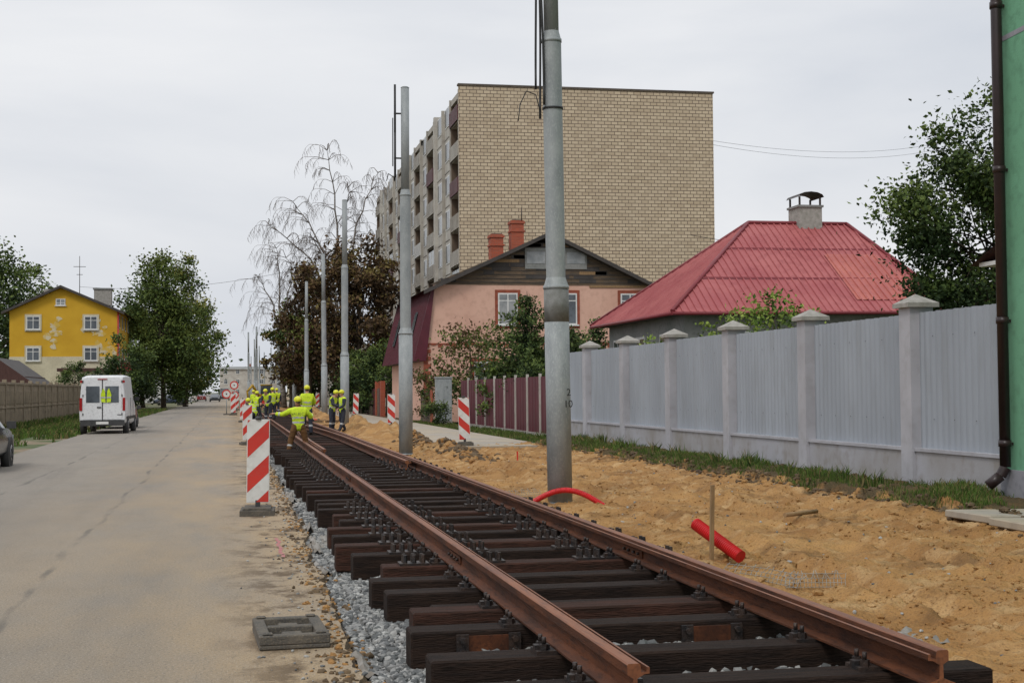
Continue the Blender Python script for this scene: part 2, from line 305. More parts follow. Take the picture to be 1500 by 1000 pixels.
F=[(j*nx+i,j*nx+i+1,(j+1)*nx+i+1,(j+1)*nx+i) for j in range(len(yy)-1) for i in range(nx-1)]
def sand_mat():
    m=pm('excavated_sand',(.43,.245,.095),(.29,.15,.055),.8,.95,1.,26,c3=(.55,.375,.19),s3=3.2,f3=.75,spec=.12,bdist=.035)
    t=m.node_tree; N=t.nodes; L=t.links; b=N['Principled BSDF']; src=b.inputs['Base Color'].links[0].from_socket
    tc=N.new('ShaderNodeTexCoord'); s=N.new('ShaderNodeSeparateXYZ'); L.new(tc.outputs['Object'],s.inputs[0])
    n=N.new('ShaderNodeTexNoise'); n.inputs['Scale'].default_value=2.5; n.inputs['Detail'].default_value=7; L.new(tc.outputs['Object'],n.inputs[0])
    r=N.new('ShaderNodeMapRange'); r.inputs[1].default_value=.3; r.inputs[2].default_value=.7; r.inputs[3].default_value=-.35; r.inputs[4].default_value=.35; L.new(n.outputs[0],r.inputs[0])
    a=N.new('ShaderNodeMath'); a.operation='ADD'; L.new(s.outputs[0],a.inputs[0]); L.new(r.outputs[0],a.inputs[1])
    r2=N.new('ShaderNodeMapRange'); r2.inputs[1].default_value=8.95; r2.inputs[2].default_value=9.2; L.new(a.outputs[0],r2.inputs[0])
    x=N.new('ShaderNodeMix'); x.data_type='RGBA'; L.new(r2.outputs[0],x.inputs[0]); L.new(src,x.inputs[6]); x.inputs[7].default_value=(.085,.065,.035,1)
    n4=N.new('ShaderNodeTexNoise'); n4.inputs['Scale'].default_value=1.0; n4.inputs['Detail'].default_value=9; n4.inputs['Roughness'].default_value=.72; L.new(tc.outputs['Object'],n4.inputs[0])
    r4=N.new('ShaderNodeMapRange'); r4.inputs[1].default_value=.53; r4.inputs[2].default_value=.64; r4.inputs[4].default_value=.75; L.new(n4.outputs[0],r4.inputs[0])
    x2=N.new('ShaderNodeMix'); x2.data_type='RGBA'; L.new(r4.outputs[0],x2.inputs[0]); L.new(x.outputs[2],x2.inputs[6]); x2.inputs[7].default_value=(.16,.088,.038,1)
    n5=N.new('ShaderNodeTexNoise'); n5.inputs['Scale'].default_value=45; n5.inputs['Detail'].default_value=4; L.new(tc.outputs['Object'],n5.inputs[0])
    r5=N.new('ShaderNodeMapRange'); r5.inputs[1].default_value=.52; r5.inputs[2].default_value=.68; r5.inputs[4].default_value=.55; L.new(n5.outputs[0],r5.inputs[0])
    x3=N.new('ShaderNodeMix'); x3.data_type='RGBA'; L.new(r5.outputs[0],x3.inputs[0]); L.new(x2.outputs[2],x3.inputs[6]); x3.inputs[7].default_value=(.17,.10,.05,1)
    L.new(x3.outputs[2],b.inputs['Base Color']); return m
M['sand']=sand_mat()
npmesh('sand_ground',V,F,[M['sand']],smooth=True)
def stones(name,pts,size,mats,seed,flat=.7,mi=None,shade=False):
    ico=[];phi=(1+5**.5)/2
    for a in(-1,1):
        for b in(-phi,phi): ico+=[(a,b,0),(0,a,b),(b,0,a)]
    ico=np.array(ico)/1.9
    from itertools import combinations
    fs=[]
    for c in combinations(range(12),3):
        A,B,C=ico[list(c)]
        if max(np.linalg.norm(A-B),np.linalg.norm(B-C),np.linalg.norm(A-C))<1.2:
            nn=np.cross(B-A,C-A); fs.append(c if nn@(A+B+C)>0 else (c[0],c[2],c[1]))
    fs=np.array(fs); R=np.random.default_rng(seed); n=len(pts); size=np.asarray(size).reshape(-1,1,1)*np.ones((n,1,1))
    V=ico[None]*(1+R.uniform(-.3,.3,(n,12,1)))*R.uniform(.6,1.35,(n,1,3))*size
    a=R.uniform(0,6.28,n); b=R.uniform(-.6,.6,n); ca,sa,cb,sb=np.cos(a),np.sin(a),np.cos(b),np.sin(b)
    y=V[:,:,1]*cb[:,None]-V[:,:,2]*sb[:,None]; z=V[:,:,1]*sb[:,None]+V[:,:,2]*cb[:,None]; x=V[:,:,0]
    V=np.stack([x*ca[:,None]-y*sa[:,None],x*sa[:,None]+y*ca[:,None],z*flat],-1)+np.asarray(pts)[:,None,:]
    F=(fs[None]+np.arange(n)[:,None,None]*12).reshape(-1,3)
    if mi is None: mi=R.integers(0,len(mats),n)
    return npmesh(name,V.reshape(-1,3),F,mats,np.repeat(mi,len(fs)),smooth=shade)
R=rng
P=[];S=[]
while len(P)<12000:
    y=6+ (R.random()**1.6)*36; x=R.uniform(4.0,9.2)
    if nz(x,y,.9,77)+R.uniform(-.3,.5)>0:
        P.append((x,y,sandh(x,y)+.001)); S.append(R.uniform(.005,.02)*(2.6 if R.random()<.07 else 1))
stones('sand_clods',P,S,[M['sand']],3)
P=[];S=[]
for _ in range(420):
    y=R.uniform(33,47); x=R.normal(5.85,.25); P.append((x,y,sandh(x,y)+.02)); S.append(R.uniform(.03,.1))
for _ in range(1100):
    y=R.uniform(12,42); x=R.normal(9.1,.16); P.append((x,y,sandh(x,y)+.01)); S.append(R.uniform(.015,.06))
for _ in range(1300):
    y=7+R.random()**1.5*28; x=edge(y)+R.normal(-.03,.11); P.append((x,y,.003 if x<edge(y) else -.05)); S.append(R.uniform(.006,.03))
stones('soil_clods',P,S,[M['soil'],M['sand'],M['soil']],4)
P=[];S=[]
for _ in range(500):
    y=6+R.random()**1.5*32; x=R.uniform(4.0,9.0); P.append((x,y,sandh(x,y)+.004)); S.append(R.uniform(.008,.025))
for _ in range(360):
    y=7+R.random()**1.5*25; x=edge(y)-abs(R.normal(0,.3)); P.append((x,y,.005)); S.append(R.uniform(.005,.018))
stones('loose_stones',P,S,[M['stone1'],M['stone2'],M['stone3']],14)

# gravel bed
def gh(x,y): return -.06+.04*nz(x,y,1.3)+(-.03 if x<1.0 else 0)+.10*min(max((x-1.25)/.3,0),1)
gx=np.linspace(.8,4.1,34); gy=np.arange(4,110,.35)
V=[(x,y,gh(x,y)) for y in gy for x in gx]; nx=len(gx)
F=[(j*nx+i,j*nx+i+1,(j+1)*nx+i+1,(j+1)*nx+i) for j in range(len(gy)-1) for i in range(nx-1)]
npmesh('gravel_bed',V,F,[M['gravelbed']],smooth=True)
P=[];S=[]
def addst(n,x0,x1,y0,y1,s0,s1):
    for _ in range(n):
        x=R.uniform(x0,x1);y=R.uniform(y0,y1);P.append((x,y,gh(x,y)+.015+R.uniform(0,.02)));S.append(R.uniform(s0,s1))
addst(11000,.86,1.45,7.5,18,.011,.032); addst(6500,.93,1.5,18,34,.016,.038); addst(14000,1.4,4.2,7.5,18,.016,.040); addst(8000,1.4,4.1,18,38,.025,.05); addst(2500,.95,4.1,36,70,.03,.06)
stones('track_ballast',P,S,[M['stone1'],M['stone2'],M['stone3'],M['stone1'],M['stone2']],5,flat=.8)

g=MB(); pv=None
for k in range(420):
    y=7.2+k*.065; xo=edge(y)+.04
    a=.06*nz(y,0,1.1,7)+.04*nz(y,1,4,7); up_=max(0,.01+.14*nz(y,0,.9,17)+.07*nz(y,0,5,3)+.04*nz(y,0,12,3))
    cur=[(xo+.0,y,-.05+up_*.5),(xo+.04+a*.3,y+.05*nz(y,0,3,66),-.03+up_),(xo+.08+a*.7,y,-.05+up_*.4),(xo+.12+a*.7,y,-.085)]
    if pv and nz(y,0,.5,33)>.05:
        for q in range(3): g.poly([pv[q],pv[q+1],cur[q+1],cur[q]],'fabric')
    pv=cur
g.obj('geotextile_sheet')
def cloth(name,x,y,z,w_,l_,seed,k='fabric'):
    n=14; V=[]
    for j in range(n+1):
        for i in range(n+1):
            u,v=i/n-.5,j/n-.5
            V.append((x+u*w_*(1+.3*nz(v*3,0,1,seed))+.03*nz(u*4,v*4,1.,seed+3),y+v*l_+.05*nz(u*5,v*2,1,seed+9),z+.10*abs(nz(u*3,v*3,1.3,seed))+.04*nz(u*8,v*8,1,seed)))
    F=[(j*(n+1)+i,j*(n+1)+i+1,(j+1)*(n+1)+i+1,(j+1)*(n+1)+i) for j in range(n) for i in range(n)]
    npmesh(name,V,F,[M[k]],smooth=True)
cloth('geotextile_scrap',1.02,16.6,-.03,.22,1.6,1); cloth('geotextile_scrap',4.45,9.1,.02,.5,.7,12); cloth('geotextile_scrap',.98,24,-.03,.25,2.,7)

# pavement
g=MB(); y=41.
while y<240:
    l=1.5 if y<110 else 6
    g.box(6.28,9.25,y,y+l-.02,-.1,.10+.006*random.random(),'pave'); y+=l
y=41.3
while y<240:
    if y>50 or random.random()<.75: g.box(6.06+.03*random.random(),6.24,y,y+.97,-.1,.12+.02*random.random(),'kerb')
    y+=1
g.obj('pavement')
g=MB()
for (x0,y0,w_,l_,rz) in ((8.75,15.9,1.8,1.0,.05),(8.65,14.75,1.9,1.0,-.03),(8.8,13.4,1.9,1.2,.02),(8.5,12.,2.2,1.2,-.02)):
    g.box(0,w_,-l_/2,l_/2,0,.09,'pave',Matrix.Translation((x0,y0,.12))@Matrix.Rotation(rz,4,'Z')@Matrix.Rotation(.02,4,'Y'))
g.obj('concrete_slabs',bevel=.012)

# ------------------------------------------------------------ track
g=MB(); fast=MB()
def fasten(rx,y,z,heavy):
    fast.box(rx-.19,rx+.19,y-.09,y+.09,z,z+.02,'darksteel')
    for dx in (-.14,.14):
        for dy in (-.05,.05):
            fast.cyl((rx+dx,y+dy,z+.02),(rx+dx,y+dy,z+.055),.026,.026,6,'darksteel',sm=False)
            fast.cyl((rx+dx,y+dy,z+.055),(rx+dx,y+dy,z+.095),.013,.013,6,'darksteel')
        fast.box(rx+dx-.05,rx+dx+.04,y-.03,y+.03,z+.02,z+.045,'darksteel')
    if heavy:
        for sx_ in (-1,1):
            fast.box(rx+sx_*.34-.13,rx+sx_*.34+.13,y-.1,y+.1,z,z+.02,'darksteel')
            for dx in (-.08,0,.08):
                for dy in (-.05,.05): fast.cyl((rx+sx_*.34+dx,y+dy,z+.02),(rx+sx_*.34+dx,y+dy,z+.09),.022,.018,6,'darksteel',sm=False)
y=7.3; i=0; sl_y=[]
gaps=[.86,1.02,.80,.92,.74,.90,.86]
while y<105:
    near=y<60
    xl=1.10+random.choice([0,0,.05,.18])+random.uniform(-.05,.04)
    if 12.8<y<16 or 24<y<27: xl-=.12
    wdt=.27; th_=.25
    k='sleeper' if random.random()<.86 else 'sleeper_b'; ztop=.22+random.uniform(-.012,.006)
    Rm=Matrix.Translation((0,y,0))@Matrix.Rotation(random.uniform(-.012,.012),4,'Z')
    g.box(xl,4.0+random.uniform(-.1,.1),-wdt/2,wdt/2,ztop-th_,ztop,k,Rm)
    sl_y.append((y,ztop,xl))
    if near:
        heavy=(12.5<y<19) or (24<y<31)
        fasten(1.92,y,ztop,heavy); fasten(3.51,y,ztop,heavy)
    if i%5==3 and near:
        Rm=Matrix.Translation((0,y+.31,0))@Matrix.Rotation(random.uniform(-.015,.015),4,'Z'); g.box(xl+random.uniform(.02,.3),3.9,-.12,.12,ztop-th_-.02,ztop-random.uniform(.02,.05),'sleeper_b' if random.random()<.6 else 'sleeper',Rm)
    y+=gaps[i%7]; i+=1
g.obj('railway_sleepers',bevel=.012)
ys0=min(sl_y,key=lambda a:abs(a[0]-9.1))
for xc in (1.62,3.12):
    fast.box(xc-.13,xc+.13,ys0[0]-.152,ys0[0]-.137,.05,.18,'rail')
    for sx_ in (-1,1):
        fast.box(xc+sx_*.17-.04,xc+sx_*.17+.04,ys0[0]-.159,ys0[0]-.137,.05,.19,'darksteel')
        for dz in (.08,.155): fast.cyl((xc+sx_*.17,ys0[0]-.159,dz),(xc+sx_*.17,ys0[0]-.19,dz),.022,.02,6,'darksteel',sm=False)
fast.obj('rail_fasteners')
def rail(name,path,flip=1,zb=.242):
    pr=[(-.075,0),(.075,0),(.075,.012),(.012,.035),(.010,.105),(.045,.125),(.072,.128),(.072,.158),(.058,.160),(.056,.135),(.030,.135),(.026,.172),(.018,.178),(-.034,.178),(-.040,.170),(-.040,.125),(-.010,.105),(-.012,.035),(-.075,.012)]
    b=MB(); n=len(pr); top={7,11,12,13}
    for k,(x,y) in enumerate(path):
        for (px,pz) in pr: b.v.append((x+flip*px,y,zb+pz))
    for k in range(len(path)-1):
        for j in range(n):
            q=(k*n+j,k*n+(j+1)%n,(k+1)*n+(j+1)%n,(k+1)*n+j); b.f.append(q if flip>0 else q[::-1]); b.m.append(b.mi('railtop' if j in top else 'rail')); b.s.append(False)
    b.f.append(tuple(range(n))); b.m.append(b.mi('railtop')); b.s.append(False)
    return b.obj(name)
lp=[(1.92,6.69)]+[(1.92,float(v)) for v in np.arange(8,41,3)]+[(1.92,float(v)) for v in np.arange(44,170,6)]
rail('tram_rail',lp,1); rail('tram_rail',[(3.51,b_ if b_>7 else 6.66) for a,b_ in lp],-1)
rail('switch_rail',[(3.30+(0 if v<40 else -.0012*(v-40)**2),float(v)) for v in np.arange(27,62,2)],1)
rail('switch_rail',[(2.12+(0 if v<36 else .0012*(v-36)**2),float(v)) for v in np.arange(33,62,2)],-1)
g=MB()
for rx in (1.92,3.51):
    for yj in (12.2,23.5,35):
        for sx_ in (-1,1):
            g.box(rx+sx_*.02-.006,rx+sx_*.02+.006,yj-.3,yj+.3,.285,.345,'rail')
            for d in (-.22,-.08,.08,.22): g.cyl((rx+sx_*.026,yj+d,.315),(rx+sx_*.05,yj+d,.315),.014,.014,6,'darksteel')
g.obj('rail_joint_plates')

# ------------------------------------------------------------ poles
def pole(x,y,h=9.82,tilt=0,detail=False,sc_=1):
    g=MB(); n=28 if detail else 12
    g.box(-.28,.28,-.28,.28,-.02,.03,'darksteel')
    zs=[(0,.185),(3.25,.185),(3.38,.145),(6.95,.145),(7.08,.112),(h,.112)]
    g.tube([(0,0,a) for a,_ in zs],[b for _,b in zs],n,'galv')
    for z,r_ in ((3.24,.195),(6.94,.153),(.03,.20)): g.cyl((0,0,z-.03),(0,0,z+.02),r_,r_,n,'galv')
    if detail: g.cyl((0,0,2.72),(0,0,3.2),.187,.187,n,'galvdirty')
    g.cyl((0,0,h),(0,0,h+.03),.12,.08,n,'galv')
    o=g.obj('tram_pole',(x,y,.03),rot=(0,tilt,0)); return o
p1=pole(4.8,20.65,tilt=-.009,detail=True)
PL=[(4.57,37.7),(4.74,60.5),(5.45,84.5),(5.5,106),(5.7,131),(5.4,160),(5.6,172),(2.45,197),(3.7,223),(5.1,257),(6.8,297),(7.3,265),(3.2,180),(4.6,330),(7.9,345)]
pls=[pole(x,y,tilt=random.uniform(-.006,.006)) for x,y in PL]
def text(s,size,loc,rot,k,parent,name):
    c=bpy.data.curves.new(name,'FONT'); c.body=s; c.size=size; c.extrude=.001; c.materials.append(M[k]); o=bpy.data.objects.new(name,c); o.location=loc; o.rotation_euler=rot; COL.objects.link(o); o.parent=parent; return o
text('2',.15,(.085,-.183,1.62),(math.pi/2,0,.25),'cable',p1,'number_marking'); text('10',.15,(.04,-.190,1.45),(math.pi/2,0,.25),'cable',p1,'number_marking')
g=MB()
for dx,dy,z0 in ((-.20,-.05,5.75),(-.17,-.10,5.95),(-.235,0,6.2)):
    g.tube([(dx+.02*math.sin(z*1.3+dx*40),dy,z) for z in np.arange(z0,9.8,.3)],.017,6,'cable')
g.tube([(-.19,-.05,5.8),(-.28,-.1,6.1),(-.42,-.1,6.15),(-.52,-.1,5.95),(-.55,-.1,5.7)],.008,5,'cable')
for z in (5.9,7.6,9.2): g.cyl((0,0,z),(0,0,z+.03),.16,.16,16,'cable')
g.obj('cable_bundle',parent=p1)
g=MB()
g.tube([(-.27,0,z) for z in (7.4,8.6,9.9)],.03,6,'cable'); g.tube([(-.33,0,z) for z in (7.7,9.0)],.015,5,'cable'); g.tube([(-.3,0,7.4),(-.45,0,7.5),(-.5,0,7.3)],.012,5,'cable')
for z in (7.9,9.1): g.box(-.3,0,-.02,.02,z,z+.04,'cable')
g.obj('cable_bundle',parent=pls[0])

# ------------------------------------------------------------ beacons
def clipz(P,z0,z1):
    for s_,zz in ((1,z0),(-1,z1)):
        out=[]
        for i in range(len(P)):
            a,b=P[i],P[(i+1)%len(P)]; da=(a[1]-zz)*s_; db=(b[1]-zz)*s_
            if da>=0: out.append(a)
            if da*db<0: t_=da/(da-db); out.append((a[0]+(b[0]-a[0])*t_,a[1]+(b[1]-a[1])*t_))
        P=out
        if len(P)<3: return None
    return P
def beacon(x,y,rz=0,z=0,s=1,flip=1,lean=0):
    g=MB(); W=.31; z0,z1=.17,1.35
    g.box(-.24,.24,-.40,.40,0,.075,'rubber'); g.box(-.19,.19,-.3,.3,.075,.105,'rubber')
    g.box(-.2,-.12,-.36,-.3,.075,.10,'rubber'); g.box(.12,.2,-.36,-.3,.075,.10,'rubber')
    g.box(-.035,.035,-.025,.025,.1,.2,'plastic')
    g.box(-W/2-.006,W/2+.006,-.022,.022,z0-.006,z1+.006,'swhite'); g.box(-W/2+.004,W/2-.004,-.0245,.0245,z0+.004,z1-.004,'swhite')
    a=W/2-.004; pitch=.50; wd=.25; s_=.95*flip
    for c in np.arange(z0-.72,z1+.6,pitch):
        P=[(-a,c-s_*a),(a,c+s_*a),(a,c+s_*a+wd),(-a,c-s_*a+wd)]
        Q=clipz(P,z0+.004,z1-.004)
        if Q:
            g.poly([(q[0],-.0265,q[1]) for q in Q],'sred'); g.poly([(-q[0],.0265,q[1]) for q in Q],'sred')
    g.cyl((0,0,z1),(0,0,z1+.05),.05,.04,10,'plastic')
    return g.obj('traffic_beacon',(x,y,z),sc_=s,rot=(0,lean,rz))
beacon(.38,20.8,-.05,0,1.0,lean=.012)
beacon(6.85,41.9,-.15,.1,1.05,-1,-.03); beacon(7.2,64.8,-.1,.1,1.1,-1); beacon(7.9,92,-.1,.1,1.1,-1,.04); beacon(8.1,136,0,.1,1.1)
beacon(.55,48,.1,0,.98); beacon(.7,84,.05); beacon(.2,110,.05,0,1.2); beacon(.6,140,.05,0,1.2)
g=MB()
g.box(-.24,.24,-.42,.42,0,.03,'rubber')
for (a,b,c,d) in ((-.24,.24,-.42,-.33),(-.24,.24,.33,.42),(-.24,-.16,-.33,.33),(.16,.24,-.33,.33),(-.16,.16,-.04,.04)): g.box(a,b,c,d,.03,.095,'rubber')
for c in (-.185,.185):
    g.box(-.07,.07,c-.06,c+.06,.03,.075,'rubber'); g.box(-.13,.13,c-.012,c+.012,.03,.06,'rubber')
for a in (-.18,.18):
    for c in (-.37,.37): g.box(a-.035,a+.035,c-.03,c+.03,.095,.11,'rubber')
g.obj('rubber_beacon_foot',(.41,10.25,.003),rz=.04,bevel=.012)

# ------------------------------------------------------------ grey wall with posts
g=MB(); X=10.65; py=[21.1+4.22*k for k in range(7)]; Y0=18.25; Y1=py[-1]
g.box(X,X+.3,Y0,Y1,-.1,.72,'wallbase'); g.box(X-.03,X+.33,Y0,Y1,.72,.77,'wallpaint')
for y in py:
    g.box(X-.06,X+.34,y-.19,y+.19,-.1,3.0,'wallpaint')
    g.box(X-.13,X+.41,y-.27,y+.27,3.0,3.07,'cap')
    c=(X+.14,y,3.22); q=[(X-.13,y-.27,3.07),(X+.41,y-.27,3.07),(X+.41,y+.27,3.07),(X-.13,y+.27,3.07)]
    for a in range(4): g.poly([q[a],q[(a+1)%4],c],'cap')
segs=[(Y0,py[0]-.19)]+[(py[k]+.19,py[k+1]-.19) for k in range(6)]
for si,(a,b) in enumerate(segs):
    n=int((b-a)/.045); yv=np.linspace(a,b,n+1); prof=[0,.0,.03,.03]; tz=2.93+random.uniform(-.03,.02)
    for k in range(n):
        xa=X+.13-prof[k%4]; xb=X+.13-prof[(k+1)%4]
        top=tz+.004*math.sin(k)
        g.poly([(xa,yv[k],.77),(xb,yv[k+1],.77),(xb,yv[k+1],top),(xa,yv[k],top)],'corr')
    for z in (1.2,2.5): g.box(X+.15,X+.19,a,b,z,z+.05,'darksteel')
    for yb in np.arange(a+.3,b,.64):
        for z in (1.22,2.52): g.box(X+.095,X+.10,yb,yb+.014,z,z+.014,'darksteel')
g.obj('garden_wall')

# ------------------------------------------------------------ green building
g=MB()
g.box(10.62,20,2,18.2,.58,12,'green'); g.box(10.57,20.05,1.95,18.25,-.1,.58,'plinth')
g.box(10.3,20.3,1.6,18.5,12,12.2,'roofdark')
for y in (5,9.,13): g.box(10.59,10.62,y,y+1.3,2.2,3.8,'white'); g.box(10.575,10.59,y+.1,y+1.2,2.3,3.7,'glass')
g.poly([(10.615,2,7.05),(10.615,18.2,6.55),(10.615,18.2,6.62),(10.615,2,7.12)],'plinth')
g.tube([(10.50,18.0,12),(10.50,18.0,.62),(10.44,18.02,.5),(10.28,18.08,.36)],.075,14,'downpipe')
for z in (.9,2.6,4.7,7,9): g.cyl((10.50,18.0,z),(10.50,18.0,z+.09),.088,.088,14,'downpipe'); g.box(10.5,10.62,17.98,18.02,z+.02,z+.06,'downpipe')
g.box(10.9,12.6,18.2,19.3,3.50,3.56,'white'); g.poly([(10.85,18.2,3.95),(10.8,19.4,3.52),(12.7,19.4,3.52),(12.7,18.2,3.95)],'brownroof')
g.obj('green_building')

# ------------------------------------------------------------ red roof house
def ribs(g,e0,e1,r0,r1,k,step=.3,h=.035):
    e0,e1,r0,r1=map(Vector,(e0,e1,r0,r1)); d=(e1-e0); Ln=d.length; d.normalize(); upv=(r0-e0); upv-=d*upv.dot(d); n=d.cross(upv).normalized()
    if n.z<0: n=-n
    s0=(r0-e0).dot(d); s1=(r1-e0).dot(d); c=step/2
    while c<Ln:
        t_=1.
        if c<s0: t_=c/s0
        if c>s1: t_=(Ln-c)/max(Ln-s1,.001)
        t_=min(max(t_,0),1)*.995; a=e0+d*c+n*.004; b=a+upv*t_; w_=d*.03
        g.poly([a-w_,b-w_,b-w_*.5+n*h,a-w_*.5+n*h],k); g.poly([a-w_*.5+n*h,b-w_*.5+n*h,b+w_*.5+n*h,a+w_*.5+n*h],k); g.poly([a+w_*.5+n*h,b+w_*.5+n*h,b+w_,a+w_],k); g.poly([a-w_,a-w_*.5+n*h,a+w_*.5+n*h,a+w_],k)
        c+=step
g=MB()
SW=(14,44,4.2);SE=(24.2,44,4.25);NE=(24.2,54.6,4.25);NW=(14,54.6,4.2);RL=(18.65,49.3,7.75);RR=(22.5,49.3,7.75)
g.poly([SW,SE,RR,RL],'redroof'); g.poly([NW,SW,RL],'redroof'); g.poly([NE,NW,RL,RR],'redroof'); g.poly([SE,NE,RR],'redroof')
ribs(g,SW,SE,RL,RR,'redroof',.25,.035); ribs(g,NW,SW,RL,RL,'redroof',.25,.035)
sl=lambda y: 4.22+(y-44)/5.3*3.52+.045
g.poly([(20.7,44.6,sl(44.6)),(23.6,44.6,sl(44.6)),(22.7,47.3,sl(47.3)),(20.7,47.3,sl(47.3))],'redroof2')
ribs(g,(20.7,44.6,sl(44.6)),(23.6,44.6,sl(44.6)),(20.7,47.3,sl(47.3)),(22.7,47.3,sl(47.3)),'redroof2',.25,.03)
for y in (45.8,47.6):
    f_=(y-44)/5.3; xa=14+4.65*f_+.1; xb=24.2-1.7*f_-.1
    g.poly([(xa,y,sl(y)-.03),(xb,y,sl(y)-.03),(xb,y+.03,sl(y+.03)+.02),(xa,y+.03,sl(y+.03)+.02)],'redtrim')
for a,b in ((SW,RL),(RR,SE),(RL,RR),(NW,RL)): g.cyl(Vector(a)+Vector((0,0,.04)),Vector(b)+Vector((0,0,.04)),.07,.07,6,'redtrim')
for a,b in ((SW,SE),(NW,SW)):
    g.cyl(Vector(a)-Vector((0,0,.04)),Vector(b)-Vector((0,0,.04)),.06,.06,6,'redtrim')
g.poly([(14,44,4.15),(24.2,44,4.15),(24.2,54.6,4.15),(14,54.6,4.15)],'roofdark')
g.box(14.6,23.6,44.6,54,0,4.15,'greywall')
for y in (46,49.,52): g.box(14.55,14.6,y,y+1.2,2.2,3.6,'white'); g.box(14.54,14.55,y+.08,y+.57,2.28,3.52,'glass'); g.box(14.54,14.55,y+.64,y+1.12,2.28,3.52,'glass')
for x in (16,19): g.box(x,x+1.2,44.55,44.6,2.4,3.6,'white'); g.box(x+.08,x+1.12,44.54,44.55,2.48,3.52,'glass')
g.box(20.5,21.4,49.0,50,7.2,8.35,'cap'); g.box(20.45,21.45,48.95,50.05,8.35,8.43,'greywall')
for x in (20.55,21.35):
    for y in (49.05,49.95): g.box(x-.03,x+.03,y-.03,y+.03,8.43,8.75,'darksteel')
for k in range(6):
    a0=math.pi*k/6;a1=math.pi*(k+1)/6
    g.poly([(20.95-.5*math.cos(a0),48.9,8.72+.2*math.sin(a0)),(20.95-.5*math.cos(a1),48.9,8.72+.2*math.sin(a1)),(20.95-.5*math.cos(a1),50.1,8.72+.2*math.sin(a1)),(20.95-.5*math.cos(a0),50.1,8.72+.2*math.sin(a0))],'darksteel')
g.obj('red_roof_house')

# ------------------------------------------------------------ pink house
g=MB(); x0,x1,xm=10.95,23.7,17.45; y0,y1=77.4,93; ze=7.55; za=10.35
g.poly([(10.4,y0,0),(x1,y0,0),(x1,y0,ze),(x0,y0,ze),(10.4,y0,4.1)],'pink')
g.poly([(10.4,y0,0),(10.4,y0,4.1),(10.4,y1,4.1),(10.4,y1,0)],'pink'); g.poly([(x1,y0,0),(x1,y1,0),(x1,y1,ze),(x1,y0,ze)],'pink'); g.poly([(10.4,y1,0),(10.4,y1,4),(x0,y1,ze),(x1,y1,ze),(x1,y1,0)],'pink')
g.poly([(x0-.2,y0-.03,ze),(x1+.2,y0-.03,ze),(xm,y0-.03,za)],'oldwood')
for k in range(12):
    z=ze+.12+k*.22; f_=(z-ze)/(za-ze)
    xa=x0-.2+(xm-x0+.2)*f_; xb=x1+.2-(x1+.2-xm)*f_
    if xb-xa>.4: g.box(xa+.05,xb-.05,y0-.055,y0-.03,z,z+.03,'roofdark')
    if xb-xa>1.5:
        for q in range(3):
            a=random.uniform(xa+.1,xb-1.2); g.box(a,a+random.uniform(.6,1.6) if a+1.6<xb else xb-.1,y0-.042,y0-.03,z+.035,z+.215,'stakewood' if random.random()<.18 else 'roofdark')
g.box(19.8,x1-.2,y0-.06,y0,ze-.12,ze,'stakewood')
for s_,xe in ((-1,x0-.6),(1,x1+.6)):
    ze2=ze-.35
    g.poly([(xm,y0-.6,za+.15),(xe,y0-.6,ze2),(xe,y1+.4,ze2),(xm,y1+.4,za+.15)] if s_<0 else [(xe,y0-.6,ze2),(xm,y0-.6,za+.15),(xm,y1+.4,za+.15),(xe,y1+.4,ze2)],'roofdark')
    g.poly([(xm,y0-.6,za+.15),(xe,y0-.6,ze2),(xe,y0-.6,ze2-.22),(xm,y0-.6,za-.07)],'roofdark')
    g.poly([(xm,y0-.6,za-.07),(xe,y0-.6,ze2-.22),(xe,y0,ze2-.22),(xm,y0,za-.07)],'roofdark')
ms=[(9.8,y0-.2,3.35),(10.85,y0-.2,7.4),(10.85,y1,7.4),(9.8,y1,3.35)]
g.poly(ms,'maroon'); g.poly([(9.8,y0-.2,3.35),(10.5,y0-.2,3.35),(11.0,y0-.2,7.4),(10.85,y0-.2,7.4)],'maroon'); g.poly([(9.8,y0-.2,3.34),(9.8,y1,3.34),(10.4,y1,3.34),(10.4,y0-.2,3.34)],'roofdark')
ribs(g,ms[0],ms[3],ms[1],ms[2],'maroon',.5,.05)
for yy_ in (80,84,88):
    R_=[(10.05,yy_,4.5),(10.05,yy_+1.2,4.5),(10.5,yy_+1.2,6.2),(10.5,yy_,6.2)]; g.poly([(a-.06,b,c) for a,b,c in R_],'glass')
def win(g,xa,xb,z0,z1,y,trim=None,mull=1,gk='glass'):
    if trim: g.box(xa-.16,xb+.16,y-.03,y,z0-.2,z1+.18,trim)
    g.box(xa,xb,y-.06,y-.005,z0,z1,'white'); w_=(xb-xa-.08*(mull+2))/(mull+1)
    for k in range(mull+1):
        a=xa+.08+k*(w_+.08); g.box(a,a+w_,y-.075,y-.06,z0+.08,z1-.45,gk); g.box(a,a+w_,y-.075,y-.06,z1-.38,z1-.08,gk)
    g.box(xa-.1,xb+.1,y-.14,y,z0-.08,z0,'white')
win(g,14.56,15.67,5.35,7.1,y0,'bricktrim',1,'glasslt'); win(g,17.95,19.06,5.35,7.1,y0,'bricktrim'); win(g,21.6,22.7,5.35,7.1,y0,'bricktrim')
win(g,13.2,14.4,1.8,3.3,y0,'bricktrim'); win(g,17.2,18.4,1.8,3.3,y0,'bricktrim'); win(g,20.8,22,1.8,3.3,y0,'bricktrim')
for k in range(36):
    a=10.45+k*.37
    g.box(a,a+.25,y0-.05,y0,4.1+(.12 if k%2 else 0),4.28,'bricktrim')
g.box(10.4,x1,y0-.055,y0,4.28,4.33,'bricktrim')
for k in range(20): g.box(10.38,10.38+(.4 if k%2 else .25),y0-.05,y0,.2*k,.2*k+.19,'bricktrim')
